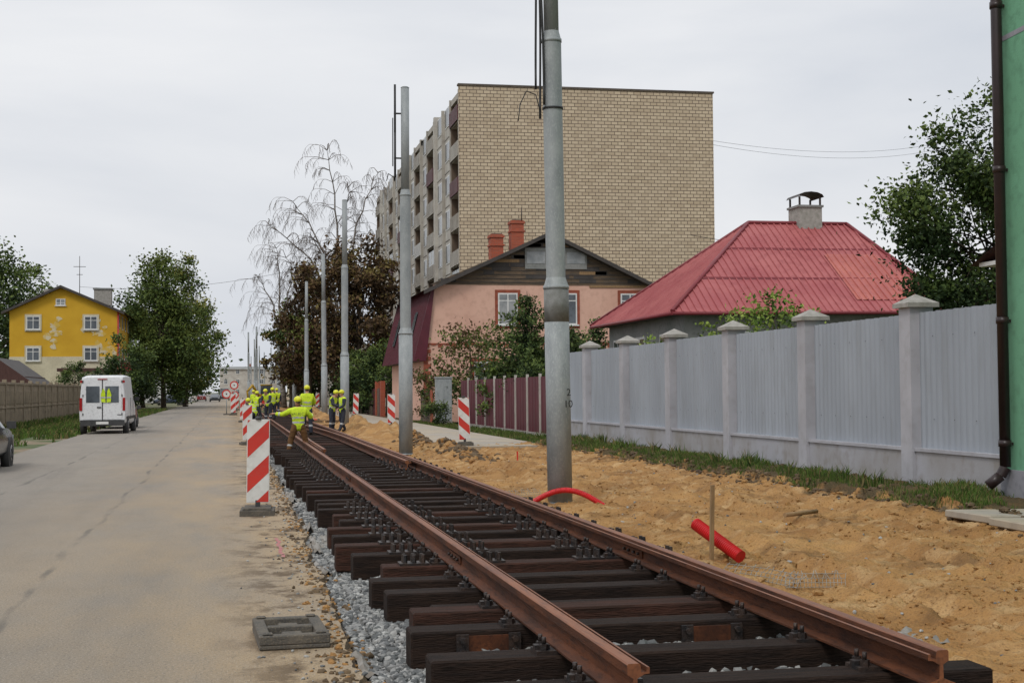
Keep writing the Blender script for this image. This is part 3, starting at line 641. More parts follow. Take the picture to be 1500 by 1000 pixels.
g.poly([(16.1,y0-.09,8.45),(19.65,y0-.09,8.45),(19.65,y0-.09,9.3),(18.9,y0-.09,9.62),(16.1,y0-.09,9.62)],'greywall')
for a in (16.2,17.35,18.5): g.box(a,a+1.05,y0-.11,y0-.09,8.75,9.4,'glasslt')
for x,z in ((15.6,11.0),(16.85,11.85)):
    g.box(x-.38,x+.38,83,83.8,8.8,z,'brickred'); g.box(x-.44,x+.44,82.94,83.86,z-.2,z-.06,'brickred'); g.box(x-.44,x+.44,82.94,83.86,z-.7,z-.6,'brickred'); g.box(x-.3,x+.3,83.1,83.7,z,z+.05,'roofdark')
g.cyl((17.1,83,11.8),(17.1,83,12.6),.03,.03,5,'darksteel')
g.obj('pink_house')

# ------------------------------------------------------------ brick apartment block
g=MB(); bx0,bx1,by0,by1,bz=16.8,36.7,104.7,168,24.5; fh=2.72
g.box(bx0+1.1,bx1-.02,by0,by1,0,bz-.3,'panel'); g.box(bx0,bx1,by0-.38,by0,0,bz,'ybrick'); g.box(bx0-.08,bx1+.08,by0-.46,by0+.1,bz,bz+.13,'paneldk')
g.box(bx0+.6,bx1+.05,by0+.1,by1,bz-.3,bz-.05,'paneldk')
y=by0; pat=[('log',4.4),('win',4.2),('win',4.2),('pier',.5),('log',4.4),('win',4.2)]; k=0
while y<by1-3:
    ty,wd=pat[k%6]; k+=1
    if ty=='pier': g.box(bx0+.0,bx0+1.1,y,y+wd,0,bz+.1,'panel2')
    elif ty=='win':
        g.box(bx0+.25,bx0+1.1,y,y+wd,0,bz-.5,'panel2'); g.box(bx0+.0,bx0+.25,y-.12,y+.12,0,bz-.2,'panel')
        for f_ in range(9):
            z=.9+f_*fh
            g.box(bx0+.21,bx0+.25,y+.5,y+wd-.5,z,z+1.55,'white'); g.box(bx0+.195,bx0+.21,y+.6,y+wd/2-.06,z+.1,z+1.45,'glass' if random.random()<.7 else 'glasslt'); g.box(bx0+.195,bx0+.21,y+wd/2+.06,y+wd-.6,z+.1,z+1.45,'glass')
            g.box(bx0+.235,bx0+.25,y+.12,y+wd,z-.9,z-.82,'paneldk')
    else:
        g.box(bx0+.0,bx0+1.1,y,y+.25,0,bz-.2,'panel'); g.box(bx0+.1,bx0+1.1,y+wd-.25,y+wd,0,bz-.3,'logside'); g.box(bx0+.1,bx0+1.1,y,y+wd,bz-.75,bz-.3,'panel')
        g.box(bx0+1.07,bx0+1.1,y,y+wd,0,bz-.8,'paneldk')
        for f_ in range(9):
            z=.4+f_*fh; g.box(bx0+.1,bx0+1.1,y+.2,y+wd-.2,z-.16,z,'panel')
            g.box(bx0+1.03,bx0+1.06,y+.5,y+wd-.9,z+.1,z+2.2,'glass'); g.box(bx0+1.04,bx0+1.07,y+.4,y+wd-.8,z+.02,z+2.28,'white')
            kk=random.choice(['panel2','panel2','panel','panel2','maroon' if random.random()<.5 else 'white'])
            g.box(bx0-.06,bx0+.02,y+.15,y+wd-.15,z-.1,z+1.02,kk)
            for q in range(7): g.box(bx0-.08,bx0-.06,y+.3+q*.6,y+.36+q*.6,z-.05,z+1.0,'paneldk')
            if random.random()<.35: g.box(bx0+.08,bx0+.1,y+.25,y+wd-.25,z+1.06,z+2.3,'glasslt'); g.box(bx0+.06,bx0+.08,y+wd/2-.05,y+wd/2+.05,z+1.02,z+2.3,'white')
    y+=wd
for x in (22,27,33): g.box(x,x+1.2,120,121.2,bz-.05,bz+.2,'panel')
g.obj('brick_apartment_block')
g=MB(); g.box(44,70,150,162,0,16.3,'panel')
for f_ in range(5):
    for k in range(8): g.box(45+k*3,46.6+k*3,149.95,150,1+f_*3,2.6+f_*3,'glass')
g.box(43.8,70.2,149.8,162.2,16.3,16.6,'paneldk'); g.obj('distant_apartment_block')

# ------------------------------------------------------------ maroon fence + cabinet
g=MB(); X=11.2; y=46.6
while y<69.5:
    g.box(X-.06,X+.04,y-.03,y+.03,0,2.33,'panel2')
    n=16; yv=np.linspace(y+.05,y+2.25,n+1); pr=[0,0,.03,.03]
    for k in range(n): g.poly([(X-pr[k%4],yv[k],.15),(X-pr[(k+1)%4],yv[k+1],.15),(X-pr[(k+1)%4],yv[k+1],2.22),(X-pr[k%4],yv[k],2.22)],'maroon')
    g.box(X-.06,X+.06,y+.07,y+2.23,0,.15,'kerb'); y+=2.3
g.obj('maroon_fence')
g=MB(); g.box(-.42,.42,-.25,.25,0,.2,'kerb'); g.box(-.4,.4,-.23,.23,.2,2.35,'galv'); g.box(-.43,.43,-.27,.27,2.35,2.42,'galv'); g.box(-.37,-.01,-.24,-.23,.3,2.25,'galv'); g.box(.01,.37,-.24,-.23,.3,2.25,'galv'); g.box(-.05,-.03,-.26,-.24,1.1,1.3,'darksteel')
g.obj('electrical_cabinet',(10.6,71.5,0),bevel=.01)
g=MB(); y=72.5
for k in range(18):
    g.box(10.15,10.2,y+k*.25,y+k*.25+.2,.1,1.7+.1*math.sin(k),'brickred' if k<3 else 'oldwood')
g.box(10.2,10.25,72.5,77,.5,.6,'oldwood'); g.box(10.2,10.25,72.5,77,1.3,1.4,'oldwood')
g.obj('picket_fence')
g=MB()
for k in range(30): g.box(9.9,9.95,95+k*1.5,96.4+k*1.5,.0,1.9,'oldwood' if k%3 else 'maroon')
g.box(9.8,10.1,94.5,94.9,0,2.4,'brickred'); g.box(9.8,10.1,97.9,98.3,0,2.4,'brickred')
g.obj('board_fence')

# ------------------------------------------------------------ left side
g=MB(); y=30.
while y<106:
    g.box(-10.78,-10.58,y-.1,y+.1,0,2.45,'concfence'); g.box(-10.72,-10.64,y+.1,y+2.9,0,2.3,'concfence')
    g.box(-10.66,-10.60,y+.1,y+2.9,2.2,2.32,'concfence'); g.box(-10.66,-10.60,y+.1,y+2.9,1.05,1.13,'concfence')
    for k in range(7):
        for z in (.25,1.25): g.box(-10.64,-10.61,y+.25+k*.38,y+.5+k*.38,z,z+.65,'concfence')
    y+=3
g.obj('concrete_fence',bevel=.01)
g=MB(); X0,X1,Y_,Y2=-21,-10.9,144.6,161; ze,za,xm=9.95,12.1,-16.2
g.box(X0,X1,Y_,Y2,5.35,ze,'yellow'); g.box(X0-.03,X1+.03,Y_-.03,Y2,0,5.35,'cream'); g.poly([(X0,Y_,ze),(X1,Y_,ze),(xm,Y_,za)],'yellow')
g.poly([(X0,Y2,ze),(xm,Y2,za),(X1,Y2,ze)],'yellow')
for kq,q in enumerate(([( -14.8,9.3),(-12.3,9.5),(-11.2,8.2),(-11.6,6.6),(-13.0,7.6),(-14.6,7.9)],[(-17.6,9.6),(-16.4,9.2),(-16.0,7.4),(-16.9,6.3),(-17.5,7.2)],[(-12.8,6.6),(-11.1,6.2),(-11.0,5.5),(-13.2,5.5)])):
    cx=sum(a for a,_ in q)/len(q); cz=sum(b for _,b in q)/len(q)
    for _ in range(26):
        a=random.choice(q); t_=random.random(); px=a[0]*t_+cx*(1-t_); pz=a[1]*t_+cz*(1-t_); rr=random.uniform(.06,.34); nn=8
        g.poly([(min(px+rr*1.2*math.cos(j*6.283/nn)*(1+.5*random.uniform(-1,1)),X1-.05),Y_-.006-.0015*_,pz+rr*math.sin(j*6.283/nn)*(1+.5*random.uniform(-1,1))) for j in range(nn)],'ypeel')
for s_,xe in ((-1,X0-.7),(1,X1+.7)):
    zz=ze-.25
    g.poly([(xm,Y_-.6,za+.2),(xe,Y_-.6,zz),(xe,Y2+.5,zz),(xm,Y2+.5,za+.2)],'roofdark'); g.poly([(xm,Y_-.6,za+.2),(xe,Y_-.6,zz),(xe,Y_-.6,zz-.25),(xm,Y_-.6,za-.05)],'roofdark'); g.poly([(xm,Y_-.6,za-.05),(xe,Y_-.6,zz-.25),(xe,Y_,zz-.25),(xm,Y_,za-.05)],'roofdark')
for xc in (-18.8,-13.4):
    for zc in (8.0,4.95): win(g,xc-.62,xc+.62,zc,zc+1.3,Y_-(.0 if zc>6 else .03)-.05,'cream')
win(g,-16.7,-15.8,10.35,11.0,Y_,None,1,'glasslt')
for yy_ in (147,151,155,159):
    for zc in (8.2,5.,1.8): g.box(X1+.03,X1+.07,yy_-.6,yy_+.6,zc,zc+1.35,'white'); g.box(X1+.07,X1+.08,yy_-.5,yy_+.5,zc+.1,zc+1.25,'glass')
g.box(-13.6,-11.9,150,151.4,10.7,12.3,'cap'); g.box(-13.7,-11.8,149.9,151.5,12.3,12.45,'greywall'); g.box(-18.5,-17.8,150,151.2,10.6,12.3,'cap')
g.cyl((-14.9,149,11.5),(-14.9,149,15.6),.04,.03,5,'darksteel'); g.box(-15.5,-14.3,148.98,149.02,14.5,14.55,'darksteel'); g.box(-15.2,-14.6,148.98,149.02,13.7,13.75,'darksteel')
g.box(X1+.0,X1+.6,149,156,4.0,4.9,'signred'); g.cyl((X1+.1,144.4,0),(X1+.1,144.4,ze),.08,.08,8,'signred')
g.box(-15.5,-11.2,138,144.5,0,3.8,'cream'); g.box(-15.8,-10.9,137.7,144.6,3.8,4.1,'brownroof')
g.obj('yellow_house')
g=MB(); g.box(-24,-13.2,98,108,0,2.9,'brownroof')
g.poly([(-24,97.5,4.1),(-15,97.5,4.15),(-12.6,97.5,2.4),(-24,97.5,2.4)],'brownroof'); g.poly([(-24,97.5,4.1),(-15,97.5,4.15),(-15,108,4.15),(-24,108,4.1)],'roofdark'); g.poly([(-15,97.5,4.15),(-12.6,97.5,2.4),(-12.6,108,2.4),(-15,108,4.15)],'roofdark')
for k in range(30): g.box(-23.9+k*.28,-23.87+k*.28,97.47,97.5,2.4,3.9,'roofdark')
g.obj('wooden_shed')
def house(name,x0,x1,y0,y1,ze,za,wk,rk,axis='y'):
    g=MB(); g.box(x0,x1,y0,y1,0,ze,wk); xm=(x0+x1)/2; ym=(y0+y1)/2
    if axis=='y':
        for y in (y0,y1): g.poly([(x0,y,ze),(x1,y,ze),(xm,y,za)],wk)
        for xe in (x0-.5,x1+.5): g.poly([(xm,y0-.5,za),(xe,y0-.5,ze-.2),(xe,y1+.5,ze-.2),(xm,y1+.5,za)],rk)
    else:
        for x in (x0,x1): g.poly([(x,y0,ze),(x,y1,ze),(x,ym,za)],wk)
        for ye in (y0-.5,y1+.5): g.poly([(x0-.5,ym,za),(x0-.5,ye,ze-.2),(x1+.5,ye,ze-.2),(x1+.5,ym,za)],rk)
    n=max(2,int((x1-x0)/3))
    for k in range(n):
        for z in np.arange(1.2,ze-1.3,2.9): win(g,x0+(k+.5)*(x1-x0)/n-.5,x0+(k+.5)*(x1-x0)/n+.5,z,z+1.3,y0)
    g.box(xm-.4,xm+.4,ym,ym+.8,za-.8,za+.8,'brickred'); g.obj(name)
house('distant_house',-15,-7,255,270,4.2,7.2,'white','roofdark')
house('distant_house',-24,-15,215,230,4,7,'cream','brownroof')
house('distant_building',-3,14,420,432,8.5,9.2,'panel2','greywall','x')
house('distant_building',16,40,400,415,9,9.6,'cream','paneldk','x')
house('distant_house',11,20,175,190,4.6,8.2,'panel','greywall')
house('distant_house',12,22,215,230,4.6,8,'cream','brownroof')
house('distant_house',14,24,262,275,4.6,8,'pink','roofdark')
house('distant_building',-34,-14,360,372,8,8.6,'panel2','paneldk','x')
house('distant_house',28,38,70,82,4.6,7.6,'greywall','brownroof')

# ------------------------------------------------------------ vegetation
def leafmesh(name,C,size,mi,mats,parent=None,seed=1,aspect=.5,up=0.):
    R=np.random.default_rng(seed); n=len(C)
    a=R.normal(size=(n,3)); a[:,2]+=up; a/=np.linalg.norm(a,axis=1)[:,None]; b=R.normal(size=(n,3)); b-=a*(a*b).sum(1)[:,None]; b/=np.linalg.norm(b,axis=1)[:,None]
    s=(size*R.uniform(.6,1.35,n))[:,None]; c=np.cross(a,b)
    V=np.stack([C-a*s*.5,C+b*s*aspect*.5+c*s*.08,C+a*s*.5,C-b*s*aspect*.5+c*s*.08],1).reshape(-1,3)
    F=np.arange(4*n).reshape(-1,4); return npmesh(name,V,F,mats,mi,parent=parent)
def tree(name,x,y,h,cr,cb,nl,ls,mats,seed,trunk=.18,nc=45,cshape=1.,gap=.0,bark='bark',rz_=None,spread=.17,up=0.,aspect=.6,lobe=.28):
    R=np.random.default_rng(seed); E=empty(name,(0,0,0)); g=MB(); cz=(h+cb)/2; rz=(h-cb)/2
    C=[]
    while len(C)<nc:
        q=R.uniform(-1,1,3); d=np.linalg.norm(q)
        if d>1 or d<.35: continue
        lob=1+lobe*noise.noise(Vector((q[0]*1.7+seed,q[1]*1.7,q[2]*1.7)))+.14*noise.noise(Vector((q[0]*5+seed,q[1]*5,q[2]*5)))
        tap=1-(.45*cshape*max(0,q[2]))-.15*max(0,-q[2])
        C.append((x+q[0]*cr*tap*lob,y+q[1]*cr*tap*lob,cz+q[2]*rz*lob*.97))
    C=np.array(C); top=(x+R.uniform(-.1,.1)*cr,y,h-.25*(h-cb))
    pts=[Vector((x,y,-.05)),Vector((x+R.uniform(-.1,.1),y,cb*.6+.1)),Vector((x+R.uniform(-.15,.15)*cr*.5,y+R.uniform(-.1,.1),cz)),Vector(top)]
    g.tube(pts,[trunk*1.25,trunk,trunk*.6,trunk*.15],8,bark)
    for c in C[::2]:
        t_=R.uniform(.25,.8); st=pts[1].lerp(pts[3],t_); e=Vector(c); mid=st.lerp(e,.5)+Vector((R.uniform(-.1,.1)*cr,R.uniform(-.1,.1)*cr,R.uniform(0,.1)*cr))
        r_=trunk*.35*(1-t_*.6); g.tube([st,mid,e],[r_,r_*.6,r_*.15],5,bark)
    g.obj('trunk_and_limbs',parent=E)
    ci=R.integers(0,nc,nl); sg=cr*spread*R.uniform(.6,1.3,nc)
    P=C[ci]+R.normal(size=(nl,3))*sg[ci][:,None]*np.array([1,1,.75])
    tone=R.normal(0,.5,nc)[ci]+ (P[:,2]-C[ci][:,2])/(sg[ci])*.55 + (P[:,2]-cz)/rz*.5 + R.normal(0,.45,nl)  # crown shading put into leaf colour: lower leaves darker, upper lighter, plus random tone
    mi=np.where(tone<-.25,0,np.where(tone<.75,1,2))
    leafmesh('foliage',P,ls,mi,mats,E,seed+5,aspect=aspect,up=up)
    return E
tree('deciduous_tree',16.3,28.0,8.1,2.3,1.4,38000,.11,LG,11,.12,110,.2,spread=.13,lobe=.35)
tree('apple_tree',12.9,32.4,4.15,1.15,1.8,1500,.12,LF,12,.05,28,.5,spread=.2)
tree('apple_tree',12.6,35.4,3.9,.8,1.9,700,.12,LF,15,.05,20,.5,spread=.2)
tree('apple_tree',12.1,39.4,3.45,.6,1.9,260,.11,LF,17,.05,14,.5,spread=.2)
LM=[LG[0],LG[1],LY[1]]
tree('deciduous_tree',-7.3,163,16.4,4.9,.3,22000,.34,[LG[1],LG[2],LY[1]],21,.3,80,.8,spread=.16,lobe=.5)
tree('deciduous_tree',-10.3,176,15.3,4.2,.3,14000,.36,LM,22,.3,60,.7)
tree('deciduous_tree',-5.5,181,16.6,4.2,.3,16000,.36,[LG[1],LG[2],LY[2]],23,.3,60,.9,lobe=.5)
tree('lime_tree',-8.6,121,6.8,2.5,.1,7000,.22,LG,24,.15,36,.4)
tree('small_tree',-11.9,116,4.4,1.6,.3,4000,.16,LG,25,.08,26,.4)
tree('deciduous_tree',-26,165,19,6,1,13000,.42,LG,26,.35,50,.6)
tree('deciduous_tree',-22,180,16,5,1,9000,.42,LG,27,.35,40,.6)
tree('deciduous_tree',-33,150,17,6,1,8000,.42,LG,28,.35,40,.6)
tree('chestnut_tree',10.3,118,14.6,3.7,1.5,17000,.34,LB,31,.25,80,.4,spread=.14,lobe=.5)
tree('chestnut_tree',7.0,128,12.5,3.0,2.0,8500,.34,[LB[0],LB[1],LY[1]],32,.22,50,.5,lobe=.5)
tree('chestnut_tree',6.0,146,10.5,2.6,1.5,5000,.36,[LB[0],LB[2],LG[1]],39,.2,36,.5,lobe=.5)
tree('green_tree',10.9,101,5.4,2.3,.2,6000,.22,[LG[0],LG[1],LG[2]],33,.12,30,.4)
tree('green_tree',10.2,112,4.8,2.0,.2,5000,.22,LG,34,.12,30,.4)
tree('green_tree',9.3,104,3.6,1.6,.1,3500,.2,LG,54,.1,24,.3)
tree('far_tree',9,150,8.5,3,.4,4000,.4,LG,35,.2,30,.6)
tree('far_tree',12.5,240,10,4,.4,4000,.5,LG,36,.2,30,.6)
tree('far_tree',-6.8,330,13,4,.4,5000,.5,LM,37,.2,30,1)
tree('far_tree',-12,300,9,4,.4,4000,.5,LG,38,.2,30,.6)
tree('apple_tree',12.2,72.5,5.6,2.0,.6,3600,.18,[LG[1],LY[1],LB[1]],41,.08,36,.4,spread=.2)
tree('shrub',13.2,66,4.4,1.8,.1,5000,.17,[LG[0],LG[1],LG[2]],42,.06,28,.3)
tree('shrub',14.4,62.5,4.2,1.7,.1,4500,.16,LG,43,.06,24,.3)
tree('shrub',12.6,57,3.4,1.3,.1,2500,.14,LG,44,.05,20,.3)
tree('shrub',15.9,66,5.0,1.6,.1,4500,.17,LG,45,.06,24,.3)
tree('shrub',11.9,62,3.4,1.2,.1,2600,.15,[LG[1],LG[2],LF[1]],49,.05,20,.3)
tree('plum_tree',10.3,74.2,3.6,1.2,.4,1400,.16,[LG[1],LB[1],LY[1]],46,.05,20,.3)
tree('flower_shrub',9.9,69,1.3,.9,.05,1600,.10,[LG[0],LG[1],LG[2]],47,.03,16,.2)
tree('far_tree',35.5,92,12.0,2.6,5,1600,.3,LF,48,.2,26,.6)
def conifer(name,x,y,h,r,seed,mats,n=7000,ls=.17):
    R=np.random.default_rng(seed); E=empty(name); g=MB(); g.cyl((x,y,0),(x,y,h),.09,.01,7,'bark'); P=[];m_=[]
    z=.3
    while z<h-.1:
        k=int(5+R.integers(0,3)); rr=r*(1-z/h)**.65*R.uniform(.6,1.25)
        for j in range(k):
            a=6.283*(j+R.random()*.8)/k; L_=rr*R.uniform(.5,1.25); e=Vector((x+L_*math.cos(a),y+L_*math.sin(a),z+L_*.45)); g.cyl((x,y,z),e,.02,.005,4,'bark',caps=False)
            nn=max(6,int(n*.012*L_/r)); t_=R.random(nn)**.7
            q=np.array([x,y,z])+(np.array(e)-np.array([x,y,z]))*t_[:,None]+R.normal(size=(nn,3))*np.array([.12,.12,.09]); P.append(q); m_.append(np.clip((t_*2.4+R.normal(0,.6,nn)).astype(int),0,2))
        z+=R.uniform(.2,.34)
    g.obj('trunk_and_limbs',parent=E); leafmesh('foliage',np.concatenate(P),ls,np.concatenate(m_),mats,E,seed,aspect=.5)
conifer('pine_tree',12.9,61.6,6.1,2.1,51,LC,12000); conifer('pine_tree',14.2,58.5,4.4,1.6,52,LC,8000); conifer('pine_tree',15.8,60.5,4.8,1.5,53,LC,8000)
def birch(name,x,y,fork,limbs,seed,dens=1.):
    R=random.Random(seed); g=MB(); F0=Vector((x,y,fork))
    g.tube([(x+.3,y,0),(x+.1,y,fork*.5),F0],[.32,.26,.2],8,'birch')
    def twigs(p,d,L_,r_):
        pts=[p]; q=p.copy(); dd=d.copy()
        for i in range(5):
            dd=(dd+Vector((R.uniform(-.18,.18),R.uniform(-.18,.18),-.42))).normalized(); q=q+dd*L_/5; pts.append(q.copy())
        g.tube(pts,[r_*(1-.6*i/5) for i in range(6)],3,'twig')
        for i in (2,3,4,5):
            for _ in range(2):
                d2=Vector((R.uniform(-.5,.5),R.uniform(-.5,.5),-1)).normalized(); a=pts[i]; b=a+d2*L_*R.uniform(.25,.6); g.tube([a,a.lerp(b,.5)+Vector((R.uniform(-.1,.1),0,0)),b],[.012,.010,.006],3,'twig')
    for (dx,dy,z) in limbs:
        E_=Vector((x+dx,y+dy,z)); C_=Vector((x+dx*.22,y+dy*.2,fork+(z-fork)*.72)); pts=[]
        for i in range(13):
            t_=i/12; pts.append(F0*(1-t_)**2+C_*2*t_*(1-t_)+E_*t_*t_+Vector((R.uniform(-.14,.14),R.uniform(-.1,.1),R.uniform(-.1,.1))))
        g.tube(pts,[.15*(1-.88*i/12) for i in range(13)],6,'birch')
        for i in range(3,13):
            for _ in range(int((1+i*.22)*dens+R.random())):
                a=R.uniform(0,6.283); d=Vector((math.cos(a)+.5*(1 if dx>0 else -1),math.sin(a),R.uniform(.2,1.0))).normalized(); Ls=R.uniform(1.2,2.8)*(1.25-.5*i/12)
                b=pts[i]+d*Ls*.5; c=b+Vector((d.x,d.y,d.z*.3-.1))*Ls*.5; g.tube([pts[i],b,c],[.035,.026,.015],4,'twig')
                twigs(b,d,Ls*.7,.016); twigs(c,Vector((d.x,d.y,0)),Ls*.75,.014)
    return g.obj(name)
birch('birch_tree',9.6,126,6.5,[(-6.2,0,16.3),(-4.2,1,18.6),(-1.2,-1,22.8),(.8,1,20.0),(3.4,0,21.2),(-2.6,-1,15),(2.4,1,15.5),(-4.9,0,13.4)],61,.95)
birch('birch_tree',5.2,150,6,[(-2.4,0,13.6),(-.4,0,16.6),(1.6,0,14.5)],63,.6)

P=[];m_=[]
for k in range(170):
    a=R.uniform(-1200,1500); yy_=R.uniform(650,900); hh=R.uniform(9,17); nn=60
    q=np.array([a,yy_,hh*.5])+R.normal(size=(nn,3))*np.array([hh*.5,hh*.4,hh*.28]); P.append(q); m_.append(R.integers(0,2,nn))
for k in range(90):
    a=R.uniform(24,160); yy_=R.uniform(180,380); hh=R.uniform(6,11); nn=60; q=np.array([a,yy_,hh*.5])+R.normal(size=(nn,3))*np.array([hh*.4,hh*.4,hh*.24]); P.append(q); m_.append(R.integers(0,2,nn))
for k in range(60):
    a=R.uniform(-120,-26); yy_=R.uniform(180,420); hh=R.uniform(7,13); nn=60; q=np.array([a,yy_,hh*.5])+R.normal(size=(nn,3))*np.array([hh*.4,hh*.4,hh*.24]); P.append(q); m_.append(R.integers(0,2,nn))
leafmesh('distant_treeline',np.concatenate(P),2.2,np.concatenate(m_),LG[:2],seed=9,aspect=.8)

def blades(name,P,H,seed,mats=GR,wd=.008):
    R=np.random.default_rng(seed); P=np.array(P); n=len(P); a=R.uniform(0,6.28,n); H=np.array(H); l=R.uniform(0,.8,n)*H; b=R.uniform(0,6.28,n)
    w_=np.stack([np.cos(a)*wd,np.sin(a)*wd,np.zeros(n)],1)*(H/.15)[:,None]**.5; tip=P+np.stack([np.cos(b)*l,np.sin(b)*l,H],1); mid=P+np.stack([np.cos(b)*l*.3,np.sin(b)*l*.3,H*.6],1)
    V=np.stack([P-w_,P+w_,mid+w_*.7,tip,mid-w_*.7],1).reshape(-1,3); F=np.arange(5*n).reshape(-1,5)
    return npmesh(name,V,F,mats,R.choice(3,n,p=[.3,.48,.22]))
P=[];H=[]
while len(P)<26000:
    y=16.5+ (R.random()**1.25)*27; x=R.uniform(9.0,10.62)
    dn=1.6*nz(x,y,.8,50)+.7*nz(x,y,3,51)+.08-(.15 if x>10.2 else 0)+.35*math.exp(-((x-9.5)/.3)**2)
    if dn>0 and R.random()<dn*1.5+.02 : P.append((x,y,sandh(x,y)-.01)); H.append(R.uniform(.03,.12)*(1+1.2*max(0,nz(x,y,1.5,3))))
blades('grass_verge',P,H,1,wd=.006)
P=[];H=[]
while len(P)<14000:
    y=R.uniform(42,78); x=R.uniform(9.3,11.1)
    if nz(x,y,.8,5)>-.2: P.append((x,y,.0)); H.append(R.uniform(.06,.16))
blades('grass_verge',P,H,2,wd=.012)
P=[];H=[]
while len(P)<26000:
    y=R.uniform(33,150); x=R.uniform(-10.6,-6.3)
    if nz(x,y,.5,8)+(.35 if x<-8 else -.1)>0: P.append((x,y,-.03)); H.append(R.uniform(.08,.3)*(1.7 if x<-9.8 else 1))
blades('grass_verge',P,H,3,wd=.02)
P=[];H=[]
for k in range(22):
    cy=R.uniform(19,43); cx=R.uniform(9.3,10.5)
    for _ in range(50): P.append((cx+R.normal()*.08,cy+R.normal()*.08,.15)); H.append(R.uniform(.12,.38))
blades('weeds',P,H,4,wd=.008)

# ------------------------------------------------------------ loose site items
def corr_tube(name,pts,r_,k='hose'):
    g=MB(); P=[]
    for a,b in zip(pts[:-1],pts[1:]):
        a=Vector(a);b=Vector(b); n=max(1,int((b-a).length/.012))
        for q in range(n): P.append(a.lerp(b,q/n))
    P.append(Vector(pts[-1])); g.tube(P,[r_*(1+.09*(-1)**i) for i in range(len(P))],14,k)
    return g.obj(name)
arc=[(4.30+1.0*t_,20.6-.75*t_,.04+.24*math.sin(math.pi*t_)) for t_ in np.linspace(0,1,17)]
corr_tube('red_cable_duct',arc,.04)
corr_tube('red_cable_duct',[(4.63,13.85,.37),(4.88,13.25,.10)],.06)
g=MB(); g.box(-.02,.02,-.012,.012,0,.78,'stakewood'); g.box(-.015,.015,-.012,.012,-.1,0,'stakewood'); g.obj('wooden_stake',(4.6,13.3,.02),rot=(0,.03,.3))
g=MB(); g.cyl((6.9,17.1,.13),(7.5,17.5,.13),.03,.03,6,'stakewood'); g.obj('wooden_lath')
g=MB(); g.box(6.15,6.18,30.6,30.62,0,.4,'sred'); g.obj('marker_stake')
def mesh_piece(name,x,y,rz,w_,h_,seed):
    g=MB(); n=16
    for i in range(n+1):
        u=i/n*w_; g.tube([(u,.05*math.sin(u*4),0),(u,.05*math.sin(u*4)+.03,h_*.5),(u+.03*math.sin(i*2),.05*math.sin(u*4)+.10,h_*(.9+.1*math.sin(i*3)))],.003,4,'cap')
    for j in range(4):
        z=h_*j/4+.01; g.tube([(u,.05*math.sin(u*4)+.02*j,z) for u in np.linspace(0,w_,13)],.003,4,'cap')
    g.obj(name,(x,y,.05),rz=rz)
mesh_piece('wire_mesh_scrap',4.35,12.3,-1.2,1.0,.13,1); mesh_piece('wire_mesh_scrap',4.6,11.4,-.3,.5,.14,2); mesh_piece('wire_mesh_scrap',4.25,21.8,.3,.6,.14,3)
g=MB()
for k in range(5): g.box(-.6,.6,k*.22,k*.22+.1,.12,.14,'stakewood')
for k in (-.55,0,.5): g.box(k,k+.08,0,1,.0,.12,'stakewood')
g.obj('wooden_pallet',(4.9,70,.2),rz=.3)
g=MB()
for k in range(6): g.cyl((4.3+k*.16,76,.2),(4.4+k*.16,82,.25),.07,.07,8,'hose' if k%2 else 'cable')
g.obj('duct_pipes')

